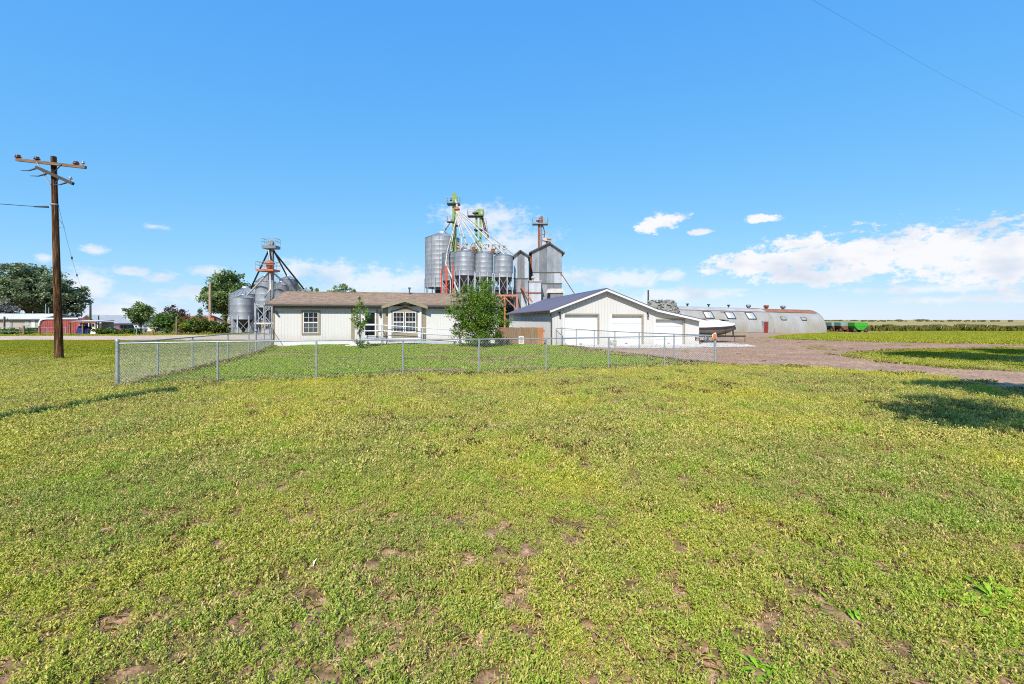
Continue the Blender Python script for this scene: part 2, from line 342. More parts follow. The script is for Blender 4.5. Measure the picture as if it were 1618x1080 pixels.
def shingle_mat():
    m = material('brown_asphalt_shingle', (0.39, 0.285, 0.205), (0.25, 0.175, 0.125), 0.9, scale=9, detail=3, stretch=(0.5, 1, 1))
    t = m.node_tree; L = t.links; b = t.nodes['Principled BSDF']
    cr = [n for n in t.nodes if n.type == 'VALTORGB'][0]
    br = N(t, 'ShaderNodeTexBrick'); br.inputs['Scale'].default_value = 1.0; br.inputs['Brick Width'].default_value = 0.32; br.inputs['Row Height'].default_value = 0.14
    br.inputs['Color1'].default_value = (1, 1, 1, 1); br.inputs['Color2'].default_value = (0.62, 0.60, 0.58, 1); br.inputs['Mortar'].default_value = (0.5, 0.5, 0.5, 1); br.inputs['Mortar Size'].default_value = 0.006
    tc = N(t, 'ShaderNodeTexCoord'); L.new(tc.outputs['Object'], br.inputs['Vector'])
    mx = N(t, 'ShaderNodeMix', data_type='RGBA', blend_type='MULTIPLY'); mx.inputs['Factor'].default_value = 1
    L.new(cr.outputs[0], mx.inputs['A']); L.new(br.outputs[0], mx.inputs['B']); L.new(mx.outputs['Result'], b.inputs['Base Color'])
    return m
M['shingle'] = shingle_mat()

# ground materials (world-space)
def gravel_mat(name, a, b_, c, sc=0.5):
    m = material(name, a, b_, 0.95, scale=sc, detail=10, bump=0.7, bscale=18, c3=c, pos3=0.78, world=True, spec=0.1, contrast=(0.38, 0.6))
    t = m.node_tree; L = t.links; b = t.nodes['Principled BSDF']; cr = [n for n in t.nodes if n.type == 'VALTORGB'][0]
    vo = N(t, 'ShaderNodeTexVoronoi'); vo.inputs['Scale'].default_value = 14
    ge = N(t, 'ShaderNodeNewGeometry'); L.new(ge.outputs['Position'], vo.inputs['Vector'])
    hs = N(t, 'ShaderNodeSeparateColor'); L.new(vo.outputs['Color'], hs.inputs[0])
    mr = N(t, 'ShaderNodeMapRange'); mr.inputs['To Min'].default_value = 0.62; mr.inputs['To Max'].default_value = 1.35; L.new(hs.outputs[0], mr.inputs['Value'])
    mx = N(t, 'ShaderNodeVectorMath', operation='SCALE'); L.new(cr.outputs[0], mx.inputs[0]); L.new(mr.outputs[0], mx.inputs['Scale'])
    L.new(mx.outputs[0], b.inputs['Base Color'])
    return m
M['gravel'] = gravel_mat('crushed_red_gravel', (0.38, 0.245, 0.16), (0.29, 0.185, 0.125), (0.48, 0.32, 0.19))
M['road'] = gravel_mat('pale_gravel_road', (0.54, 0.40, 0.31), (0.45, 0.33, 0.25), (0.58, 0.45, 0.36))
M['soil'] = material('soil_and_thatch', (0.36, 0.205, 0.12), (0.12, 0.08, 0.035), 0.95, scale=7.0, detail=9, bump=0.8, bscale=30, c3=(0.52, 0.32, 0.21), pos3=0.64, world=True, spec=0.1, contrast=(0.40, 0.58))
M['field'] = material('stubble_field', (0.46, 0.34, 0.16), (0.20, 0.17, 0.06), 0.95, scale=0.012, detail=8, world=True, spec=0.1, stretch=(0.25, 1.6, 1), c3=(0.52, 0.38, 0.2), pos3=0.7)

# foliage and grass
YEL = (0.72, 0.62, 0.035); TANC = (0.62, 0.47, 0.20); RED = (0.34, 0.15, 0.075)
M['weed'] = leaf_material('low_weed_leaf', [(0.13, 0.26, 0.014), (0.28, 0.46, 0.022), (0.46, 0.60, 0.036), (0.76, 0.71, 0.14), (0.74, 0.52, 0.22)], 0.18,
                          wcols=[(0.28, YEL, 0.42, 0.66, 0.42), (0.8, (0.60, 0.44, 0.17), 0.56, 0.74, 0.45), (1.3, (0.24, 0.43, 0.018), 0.48, 0.72, 0.55), (3.0, (0.50, 0.30, 0.09), 0.60, 0.78, 0.5)])
M['lawn'] = leaf_material('lawn_blade', [(0.18, 0.36, 0.014), (0.29, 0.49, 0.02), (0.40, 0.55, 0.028), (0.58, 0.58, 0.08)], 0.25,
                          wcols=[(0.35, TANC, 0.53, 0.68, 0.75), (0.9, (0.34, 0.46, 0.018), 0.45, 0.7, 0.6)])
M['rough_grass'] = leaf_material('rough_grass_blade', [(0.20, 0.33, 0.012), (0.31, 0.42, 0.018), (0.43, 0.47, 0.024), (0.55, 0.48, 0.07)], 0.25,
                          wcols=[(0.15, (0.46, 0.39, 0.035), 0.42, 0.62, 0.8), (0.6, (0.20, 0.34, 0.012), 0.52, 0.72, 0.5)])
M['dry_grass'] = leaf_material('dry_grass_blade', [(0.66, 0.50, 0.22), (0.56, 0.36, 0.18), (0.72, 0.57, 0.30), (0.42, 0.40, 0.09)], 0.2)
M['bright_weed'] = leaf_material('bright_weed_leaf', [(0.20, 0.42, 0.025), (0.30, 0.55, 0.035), (0.40, 0.62, 0.05)], 0.35)
M['tall_weed'] = leaf_material('tall_weed_leaf', [(0.09, 0.14, 0.02), (0.15, 0.21, 0.03), (0.21, 0.25, 0.04), (0.36, 0.29, 0.08)], 0.25)
M['ash_leaf'] = leaf_material('ash_leaf', [(0.04, 0.10, 0.012), (0.08, 0.165, 0.018), (0.13, 0.24, 0.026), (0.25, 0.38, 0.05)], 0.35)
M['young_leaf'] = leaf_material('young_tree_leaf', [(0.09, 0.19, 0.025), (0.15, 0.27, 0.035), (0.24, 0.36, 0.05)], 0.4)
M['elm_leaf'] = leaf_material('elm_leaf', [(0.06, 0.11, 0.04), (0.10, 0.165, 0.055), (0.15, 0.22, 0.075), (0.30, 0.36, 0.20)], 0.3)
M['poplar_leaf'] = leaf_material('poplar_leaf', [(0.07, 0.14, 0.025), (0.12, 0.21, 0.035), (0.18, 0.28, 0.055), (0.28, 0.36, 0.13)], 0.3)
M['bush_leaf'] = leaf_material('bush_leaf', [(0.06, 0.13, 0.025), (0.11, 0.20, 0.035), (0.16, 0.26, 0.05)], 0.3)
M['purple_leaf'] = leaf_material('purple_leaf', [(0.06, 0.025, 0.03), (0.10, 0.04, 0.045), (0.14, 0.065, 0.065)], 0.3)
M['autumn_leaf'] = leaf_material('turning_leaf', [(0.10, 0.13, 0.03), (0.17, 0.15, 0.035), (0.24, 0.13, 0.045), (0.15, 0.20, 0.04)], 0.3)
M['orange_leaf'] = leaf_material('orange_leaf', [(0.34, 0.17, 0.07), (0.42, 0.24, 0.10), (0.28, 0.13, 0.06)], 0.25)
M['yellow_leaf'] = leaf_material('yellow_green_leaf', [(0.22, 0.28, 0.04), (0.34, 0.38, 0.05)], 0.3)
M['grey_leaf'] = leaf_material('silver_leaf', [(0.15, 0.15, 0.145), (0.11, 0.115, 0.11), (0.20, 0.195, 0.19)], 0.2)

# ------------------------------------------------------------------ ground
def sheet(name, outline, mat, dz, kind='structure', cell=1.5, rough=0.0, seed=1, extra=None):
    """flat-lying sheet that follows the ground, outline roughened"""
    rnd = random.Random(seed); pts = []
    n = len(outline)
    for i in range(n):
        a = Vector(outline[i]); b = Vector(outline[(i + 1) % n]); d = (b - a).length; k = max(1, int(d / (0.5 if rough else 2.0))); k = min(k, 400)
        nrm = Vector((-(b - a).y, (b - a).x)) / max(d, 1e-6)
        for j in range(k):
            p = a + (b - a) * (j / k)
            if rough:
                p = p + nrm * rough * ((float(vnoise(p.x, p.y, 1.7)) - 0.5) * 2.0 + (float(vnoise(p.x + 50, p.y, 0.6)) - 0.5) * 1.0)
            pts.append(p)
    xs = [p.x for p in pts]; ys = [p.y for p in pts]
    edges = [(i, (i + 1) % len(pts)) for i in range(len(pts))]
    nb = len(pts); inner = []
    x = min(xs) + cell / 2
    # only points well inside the polygon
    P = np.array([(p.x, p.y) for p in pts])
    gx, gy = np.meshgrid(np.arange(min(xs) + cell / 2, max(xs), cell), np.arange(min(ys) + cell / 2, max(ys), cell))
    q = np.stack([gx.ravel(), gy.ravel()], 1)
    ins = inside(q, P)
    allp = pts + [Vector((float(a), float(b))) for a, b in q[ins]]
    r = delaunay_2d_cdt(allp, edges, [list(range(nb))], 1, 1e-4)
    V = [(v.x, v.y, gzf(v.x, v.y) + dz) for v in r[0]]
    mb = MB(); mb.add(V, [tuple(f) for f in r[2]])
    o = mb.build(name, mat, None)
    # face up
    me = o.data
    if me.polygons[0].normal.z < 0: me.flip_normals()
    return tag(o, kind=kind)

def inside(q, P):
    res = np.zeros(len(q), dtype=bool); n = len(P)
    for i in range(n):
        x0, y0 = P[i]; x1, y1 = P[(i + 1) % n]
        if y0 == y1: continue
        c = ((y0 > q[:, 1]) != (y1 > q[:, 1])) & (q[:, 0] < (x1 - x0) * (q[:, 1] - y0) / (y1 - y0) + x0)
        res ^= c
    return res

def ground():
    ax = np.concatenate([-np.geomspace(9000, 70, 22), np.arange(-68, 108.1, 1.5), np.geomspace(112, 9000, 22)])
    ay = np.concatenate([[-40, -20, -10, -5], np.arange(-3.5, 120.1, 1.5), np.geomspace(124, 9000, 26)])
    gx, gy = np.meshgrid(ax, ay); z = gz(gx, gy)
    v = np.stack([gx.ravel(), gy.ravel(), z.ravel()], 1); nx, ny = len(ax), len(ay)
    i = np.arange(nx * ny).reshape(ny, nx)
    f = np.stack([i[:-1, :-1].ravel(), i[:-1, 1:].ravel(), i[1:, 1:].ravel(), i[1:, :-1].ravel()], 1)
    o = np_mesh('ground', v, f, mat=M['soil'], smooth=True)
    return tag(o, kind='structure')
ground()
fo = MB()
fx = np.concatenate([-np.geomspace(8800, 100, 14), np.linspace(-80, 200, 40), np.geomspace(220, 8800, 16)]); fy = np.concatenate([np.linspace(118, 200, 12), np.geomspace(210, 8900, 22)])
gx, gy = np.meshgrid(fx, fy); ii = np.arange(gx.size).reshape(gx.shape)
tag(np_mesh('field', np.stack([gx.ravel(), gy.ravel(), gz(gx, gy).ravel() + 0.06], 1), np.stack([ii[:-1, :-1].ravel(), ii[:-1, 1:].ravel(), ii[1:, 1:].ravel(), ii[1:, :-1].ravel()], 1), mat=M['field']), kind='structure')

# fence line, worked out first because the yard lawn follows it
FA = Vector((-10.75, 12.4)); FB = Vector((8.35, 18.7)); FC = Vector((3.4, 31.2)); FD = Vector((-14.0, 24.9)); FE = Vector((-16.3, 30.8))
YARD = np.array([FA, FB, FC, (2.6, 31.6), (-0.6, 33.6), (-16.2, 31.0), FE, FD])

DRIVE = [G(*p) for p in [(905, 551), (950, 557), (1000, 565), (1060, 571), (1135, 578), (1200, 580), (1280, 582), (1350, 586), (1416, 592), (1499, 597), (1540, 607), (1618, 627), (1800, 675),
                         (1850, 600), (1618, 588.5), (1489, 581), (1416, 574), (1349, 566), (1336, 562.5), (1349, 559.5), (1416, 554), (1489, 552), (1618, 550.5), (1850, 549),
                         (1850, 546.5), (1618, 544), (1405, 541), (1280, 537.7), (1225, 534.5), (1240, 530), (1275, 527.2), (1300, 525.6)]]
DRIVE += [(73.0, 94.0), (90.0, 102.0), (88.0, 106), (66.0, 97.5), (30, 84), (16, 60), (15.0, 40.0), (14.6, 33.5), (8, 31.9), (4.0, 31.3)]
sheet('driveway', DRIVE, M['gravel'], 0.03, rough=0.35, seed=3)
ROAD = [(-80, 39.7), (-45, 40.2), (-30, 40.4), (-22, 42.2), (-17, 44.5), (2, 46), (8, 52), (12, 60), (14, 90), (-10, 95), (-24, 88), (-28, 63), (-33, 57.0), (-45, 52.2), (-80, 50.5)]
sheet('road', ROAD, M['road'], 0.03, rough=0.35, seed=4)

# ------------------------------------------------------------------ local frames for the two main buildings
class Frame:
    def __init__(s, ox, oy, yaw): s.ox, s.oy, s.yaw = ox, oy, yaw; s.c, s.s = math.cos(yaw), math.sin(yaw)
    def t(s, px, d=0.0):
        """distance along the front (at depth d behind it) seen at photo column px"""
        k = (px - CX) / F; ox, oy = s.ox - s.s * d, s.oy + s.c * d
        return (k * oy - ox) / (s.c - s.s * k)
    def Y(s, t, d=0.0): return s.oy + s.s * t + s.c * d
    def z(s, px, py, d=0.0): return EYE - (py - HY) / F * s.Y(s.t(px, d), d)
    def w(s, t, d=0.0): return (s.ox + s.c * t - s.s * d, s.oy + s.s * t + s.c * d)

def wall_open(mb, x0, x1, z0, top, openings, y, depth, step=0.0, nfn=None):
    """vertical wall in the x-z plane at y (facing -y) with openings; top is a function of x"""
    xs = sorted(set([x0, x1] + [v for o in openings for v in o[:2]] + (list(nfn) if nfn else [])))
    for a, b in zip(xs, xs[1:]):
        segs = [(z0, None)]; op = [o for o in openings if o[0] <= a + 1e-6 and o[1] >= b - 1e-6]
        if op:
            o = op[0]; segs = []
            if o[2] > z0 + 1e-4: mb.quad((a, y, z0), (b, y, z0), (b, y, o[2]), (a, y, o[2]))
            mb.quad((a, y, o[3]), (b, y, o[3]), (b, y, top(b)), (a, y, top(a)))
        else: mb.quad((a, y, z0), (b, y, z0), (b, y, top(b)), (a, y, top(a)))
    for a, b, c, d in openings:
        mb.quad((a, y, c), (a, y + depth, c), (a, y + depth, d), (a, y, d)); mb.quad((b, y + depth, c), (b, y, c), (b, y, d), (b, y + depth, d))
        mb.quad((a, y, d), (a, y + depth, d), (b, y + depth, d), (b, y, d))

def strips(mb, x0, x1, z0, top, openings, y, gap, w, d):
    """upright ribs (or battens) proud of a wall"""
    x = x0 + gap / 2
    while x < x1 - w:
        segs = [(z0, top(x) - 0.01)]
        for a, b, c, e in openings:
            if a - w < x < b + w:
                segs = [(p, q) for (u, v) in segs for (p, q) in ((u, min(v, c)), (max(u, e), v)) if q - p > 0.02]
        for u, v in segs: mb.prism([(x - w, y), (x + w, y), (x + w * 0.4, y - d), (x - w * 0.4, y - d)], u, v, 'z')
        x += gap

# ------------------------------------------------------------------ the house
def window(parent, x0, x1, z0, z1, y, cols=3, rows=(2, 2), trim=None, tw=0.1):
    w = MB(); fr = 0.05
    for a in ((x0, x0 + fr, z0, z1), (x1 - fr, x1, z0, z1), (x0 + fr, x1 - fr, z0, z0 + fr), (x0 + fr, x1 - fr, z1 - fr, z1)): w.box(a[0], a[1], y - 0.07, y + 0.01, a[2], a[3])
    zm = (z0 + z1) / 2; w.box(x0 + fr, x1 - fr, y - 0.062, y + 0.01, zm - 0.04, zm + 0.04)
    o = w.build('window', M['white_trim'], parent)
    for k, (a, b, m) in enumerate(((z0 + fr, zm - 0.04, M['screen']), (zm + 0.04, z1 - fr, M['glass']))):
        MB().box(x0 + fr, x1 - fr, y - 0.022, y - 0.004, a, b).build('pane', m, o)
        g = MB(); ww = x1 - x0 - 2 * fr; rr = rows[k]
        for i in range(1, cols): g.box(x0 + fr + ww * i / cols - 0.010, x0 + fr + ww * i / cols + 0.010, y - 0.04, y - 0.024, a, b)
        for i in range(1, rr): g.box(x0 + fr, x1 - fr, y - 0.037, y - 0.0235, a + (b - a) * i / rr - 0.010, a + (b - a) * i / rr + 0.010)
        g.build('muntin', M['white_trim'], o)
    if trim:
        t = MB()
        t.box(x0 - tw, x0, y - 0.045, y, z0 - tw, z1 + tw); t.box(x1, x1 + tw, y - 0.045, y, z0 - tw, z1 + tw)
        t.box(x0, x1, y - 0.045, y, z0 - tw, z0); t.box(x0, x1, y - 0.045, y, z1, z1 + tw)
        t.build('window_trim', trim, o)
    return o

HF = Frame(-16.25, 31.0, R(12))
def house():
    L, D, zb, ze = 15.6, 8.2, 0.0, 2.72
    root = empty('house', (HF.ox, HF.oy, gzf(-8, 32) - 0.02), HF.yaw, 'white single storey house with brown shingle roof and taupe trim', 'house')
    rz = root.location.z
    top = lambda x: ze
    w = MB(); wall_open(w, 0, L, 0.3, top, [], 0, 0.1); w.build('front_wall', M['white'], root)
    b = MB(); x = 0.1
    while x < L:                                    # grooved siding: battens with real edges
        b.box(x, min(x + 0.195, L), -0.008, -0.001, 0.302, ze); x += 0.203
    b.build('siding', M['white'], root)
    for xx, nm in ((0, 'left_wall'), (L, 'right_wall')):
        g = MB(); s = -1 if xx == 0 else 1
        g.add([(xx, 0, 0.3), (xx, D, 0.3), (xx, D, ze), (xx, D / 2, ze + 1.02), (xx, 0, ze)], [(0, 1, 2, 3, 4)]); g.build(nm, M['white'], root)
    MB().quad((0, D, 0.3), (L, D, 0.3), (L, D, ze), (0, D, ze)).build('back_wall', M['white'], root)
    sk = MB(); sk.box(0.02, L - 0.02, 0.012, D - 0.02, -0.3, 0.285); sk.build('skirting', M['white_trim'], root)
    MB().box(-0.005, L, -0.022, 0.01, 0.285, 0.325).build('base_trim', M['gutter'], root)
    MB().box(-0.03, 0.09, -0.035, 0.05, 0.3, ze).build('corner_trim', M['tan'], root)
    MB().box(0.09, L, -0.035, 0.0, ze - 0.20, ze).build('frieze_board', M['tan'], root)
    # roof: stepped shingle courses on each slope
    oh, oe = 0.42, 0.38; rise = 1.02; y_mid = D / 2; slope = rise / y_mid
    zr = ze + 0.16 + rise; zE = ze + 0.16 - oh * slope
    for side, nm in ((1, 'front_roof'), (-1, 'back_roof')):
        r = MB(); n = 32; yy0 = -oh if side == 1 else D + oh
        for i in range(n):
            a = i / n; c = (i + 1) / n
            ya = yy0 + (y_mid - yy0) * a; yb = yy0 + (y_mid - yy0) * c; za = zE + (zr - zE) * a; zb_ = zE + (zr - zE) * c
            r.quad((-oe, ya, za + 0.014), (L + oe, ya, za + 0.014), (L + oe, yb, zb_), (-oe, yb, zb_))
            r.quad((-oe, ya, za), (L + oe, ya, za), (L + oe, ya, za + 0.014), (-oe, ya, za + 0.014))
        r.quad((-oe, yy0, zE - 0.06), (L + oe, yy0, zE - 0.06), (L + oe, y_mid, zr - 0.06), (-oe, y_mid, zr - 0.06))
        for xx in (-oe, L + oe): r.quad((xx, yy0, zE - 0.06), (xx, y_mid, zr - 0.06), (xx, y_mid, zr), (xx, yy0, zE + 0.01))
        ro = r.build(nm, M['shingle'], root)
        if side == 1:
            rv = MB(); vx = HF.t(646); rv.tube([(vx, 3.6, zr - 0.3), (vx, 3.6, zr + 0.32)], 0.055, 8); rv.tube([(vx, 3.6, zr + 0.30), (vx, 3.6, zr + 0.42)], 0.10, 8); rv.build('vent_pipe', M['gutter'], ro)
    MB().box(-oe - 0.02, L + oe + 0.02, y_mid - 0.12, y_mid + 0.12, zr - 0.005, zr + 0.03).build('ridge_cap', M['shingle'], root)
    g = MB(); g.prism([(-oh - 0.12, zE - 0.10), (-oh, zE - 0.10), (-oh, zE + 0.005), (-oh - 0.14, zE + 0.005)], -oe, HF.t(607), 'x')
    g.prism([(-oh - 0.12, zE - 0.10), (-oh, zE - 0.10), (-oh, zE + 0.005), (-oh - 0.14, zE + 0.005)], HF.t(674), L + oe, 'x'); g.build('gutter', M['gutter'], root)
    MB().box(-oe + 0.02, L + oe - 0.02, -oh + 0.015, -0.036, zE - 0.075, zE - 0.062).build('soffit', M['tan'], root)
    for xx in (-oe - 0.02, L + oe):
        MB().add([(xx, -oh, zE - 0.12), (xx, y_mid, zr - 0.12), (xx, D + oh, zE - 0.12), (xx, D + oh, zE + 0.0), (xx, y_mid, zr), (xx, -oh, zE + 0.0),
                  (xx + 0.02, -oh, zE - 0.12), (xx + 0.02, y_mid, zr - 0.12), (xx + 0.02, D + oh, zE - 0.12), (xx + 0.02, D + oh, zE + 0.0), (xx + 0.02, y_mid, zr), (xx + 0.02, -oh, zE + 0.0)],
                 [(0, 1, 4, 5), (1, 2, 3, 4), (11, 10, 7, 6), (10, 9, 8, 7), (0, 6, 7, 1), (1, 7, 8, 2), (5, 4, 10, 11), (4, 3, 9, 10)]).build('bargeboard', M['gutter'], root)
    # windows, door, panels, read off the front
    T = HF.t; Zp = lambda px, py: HF.z(px, py) - rz
    window(root, T(479.5), T(503.5), Zp(490, 526), Zp(490, 492.5), -0.015, 3, (2, 2), M['tan'], 0.11)
    for a, b_ in ((555, 560), (605, 612.5), (667, 673)):
        MB().box(T(a), T(b_), -0.04, 0, 0.33, ze - 0.2).build('wall_panel', M['tan'], root)
    # entrance: storm door of two panes with a white frame
    x0, x1 = T(575), T(594.5); z0 = Zp(585, 533); z1 = Zp(585, 490.5)
    dr = MB(); f = 0.09
    dr.box(x0, x0 + f, -0.07, 0, z0, z1); dr.box(x1 - f, x1, -0.07, 0, z0, z1); dr.box(x0 + f, x1 - f, -0.07, 0, z1 - 0.14, z1); dr.box(x0 + f, x1 - f, -0.07, 0, z0, z0 + 0.16); zm = z0 + (z1 - z0) * 0.48; dr.box(x0 + f, x1 - f, -0.068, 0, zm - 0.06, zm + 0.06)
    d = dr.build('door', M['white_trim'], root)
    MB().box(x0 + f, x1 - f, -0.03, -0.014, z0 + 0.16, zm - 0.06).build('pane', M['glass'], d); MB().box(x0 + f, x1 - f, -0.03, -0.014, zm + 0.06, z1 - 0.14).build('pane', M['glass'], d)
    MB().box(x0 + f + 0.03, x0 + f + 0.06, -0.12, -0.07, zm - 0.12, zm + 0.02).build('handle', M['dark'], d)
    MB().box(x1 + 0.002, x1 + 0.13, -0.05, 0, z0, z1 + 0.08).build('door_trim', M['tan'], root)
    lm = MB(); lx, lz = T(601), Zp(601, 496); lm.tube([(lx, -0.13, lz - 0.13), (lx, -0.13, lz + 0.1)], 0.06, 8, 0.075); lm.tube([(lx, -0.13, lz + 0.1), (lx, -0.13, lz + 0.2)], 0.09, 8, 0.01); lm.box(lx - 0.03, lx + 0.03, -0.1, 0, lz + 0.02, lz + 0.07)
    lm.build('porch_light', M['dark'], root)
    sp = MB(); sx, sz = T(437.5), Zp(437, 494); sp.bar((sx - 0.08, -0.1, sz + 0.1), (sx + 0.08, -0.25, sz - 0.06), 0.09, 0.09); sp.box(sx - 0.03, sx + 0.03, -0.12, 0, sz + 0.02, sz + 0.08); sp.build('wall_lamp', M['dark'], root)
    # gabled bay
    bx0, bx1 = T(613.5), T(666); bp = -0.16; bm_ = (bx0 + bx1) / 2; ez = ze + 0.02; pk = Zp(639.6, 474) - 0.02
    gt = lambda x: ez + (pk - ez) * (1 - abs(x - bm_) / ((bx1 - bx0) / 2))
    by = MB(); by.add([(bx0, bp, 0.3), (bx1, bp, 0.3), (bx1, bp, ez), (bm_, bp, pk), (bx0, bp, ez)], [(0, 1, 2, 3, 4)])
    by.quad((bx0, bp, 0.3), (bx0, 0.02, 0.3), (bx0, 0.02, ez), (bx0, bp, ez)); by.quad((bx1, bp, 0.3), (bx1, 0.02, 0.3), (bx1, 0.02, ez), (bx1, bp, ez)); by.quad((bx0, bp, 0.3), (bx1, bp, 0.3), (bx1, 0.02, 0.3), (bx0, 0.02, 0.3))
    bay = by.build('bay', M['white_trim'], root)
    wid = (bx1 - bx0) / 2; ov = 0.42; sl_ = (pk - ez) / wid; fy = bp - 0.42; yb = 2.2
    rf = MB()
    for s in (-1, 1):
        xe = bm_ + s * (wid + ov); zez = ez + 0.12 - ov * sl_; zp = pk + 0.12
        ya = fy; back_e = (zez - ze - 0.16) / slope + 0.0; back_p = (zp - ze - 0.16) / slope
        q = [(xe, ya, zez), (bm_, ya, zp), (bm_, max(back_p, 0.2), zp), (xe, max(back_e, ya + 0.1), zez)]
        rf.add(q + [(a, b2, c - 0.05) for a, b2, c in q], [(0, 1, 2, 3), (7, 6, 5, 4), (0, 4, 5, 1), (3, 0, 4, 7)])
    rf.build('bay_roof', M['shingle'], bay)
    fb = MB(); ib = MB()
    for s in (-1, 1):
        xe = bm_ + s * (wid + ov)
        fb.add([(xe, fy - 0.02, ez + 0.12 - ov * sl_ - 0.20), (bm_, fy - 0.02, pk - 0.12), (bm_, fy - 0.02, pk + 0.11), (xe, fy - 0.02, ez + 0.11 - ov * sl_),
                (xe, fy, ez + 0.12 - ov * sl_ - 0.20), (bm_, fy, pk - 0.12), (bm_, fy, pk + 0.11), (xe, fy, ez + 0.11 - ov * sl_)], [(0, 1, 2, 3), (7, 6, 5, 4), (0, 4, 5, 1), (3, 2, 6, 7)])
    fb.build('bay_fascia', M['tan'], bay)
    wx0, wx1 = T(621), T(657.5); wz0, wz1 = Zp(640, 524.5), Zp(640, 492.5); ap = Zp(640, 486)
    pn = MB(); pn.add([(wx0 - 0.1, bp - 0.02, Zp(640, 533)), (wx1 + 0.12, bp - 0.02, Zp(640, 533)), (wx1 + 0.12, bp - 0.02, wz1 + 0.02), (bm_, bp - 0.02, ap), (wx0 - 0.1, bp - 0.02, wz1 + 0.02)], [(0, 1, 2, 3, 4)])
    pn.build('bay_panel', M['tan'], bay)
    ar = MB()
    for s in (-1, 1):
        ar.bar((bm_, bp - 0.05, ap + 0.03), (bm_ + s * ((wx1 - wx0) / 2 + 0.18), bp - 0.05, wz1 + 0.02), 0.08, 0.05)
    ar.build('window_hood', M['dark'], bay)
    xm = (wx0 + wx1) / 2
    for a, b_ in ((wx0, xm - 0.04), (xm + 0.04, wx1)): window(root, a, b_, wz0, wz1, bp - 0.021, 3, (2, 2))
    # access ramp and landing, standing in front of the wall
    rp = empty('access_ramp', (HF.ox, HF.oy, rz), HF.yaw, 'long aluminium wheelchair ramp with pipe rails along the house front', 'ramp')
    y0, y1 = -1.75, -0.45; xl0, xl1 = T(572, -1.2), T(603, -1.75); xr = T(728, -1.75); zd = Zp(585, 533) - 0.02
    MB().box(xl0, xl1, y0, y1, zd - 0.12, zd).build('landing', M['aluminium'], rp)
    q = MB(); q.add([(xl1, y0, zd), (xr, y0, 0.06), (xr, y1, 0.06), (xl1, y1, zd), (xl1, y0, zd - 0.14), (xr, y0, -0.06), (xr, y1, -0.06), (xl1, y1, zd - 0.14)], [(0, 1, 2, 3), (7, 6, 5, 4), (0, 4, 5, 1), (1, 5, 6, 2), (2, 6, 7, 3), (3, 7, 4, 0)])
    q.build('ramp_deck', M['aluminium'], rp)
    zt = lambda x: zd + (0.06 - zd) * max(0, (x - xl1)) / (xr - xl1)
    for yy in (y0 + 0.03, y1 - 0.03):
        for xx in (xl0 + 0.05, xl1, (xl1 + xr) / 2 - 0.06, (xl1 + xr) / 2 + 0.06, xr - 0.1):
            MB().tube([(xx, yy, -0.15), (xx, yy, zt(xx) + 0.93)], 0.032, 6).build('post', M['aluminium'], rp)
        for h in (0.92, 0.52):
            MB().tube([(xl0, yy, zd + h), (xl1, yy, zd + h), (xr, yy, 0.06 + h)], 0.024, 6).build('rail', M['aluminium'], rp)
    for k in range(2):
        MB().box(T(546, -2.2) + 0.25 * k, T(572, -2.0), -2.5 + 0.35 * k, -2.0 + 0.3 * k, 0.0, 0.09 + 0.14 * k).build('step', M['concrete'], rp)
    hr = MB(); hr.tube([(xl1 + 0.1, y0 - 0.05, zd + 0.55), (xl1 + 0.5, y0 - 0.6, 0.1)], 0.025, 6); hr.build('handrail', M['dark'], rp)
house()

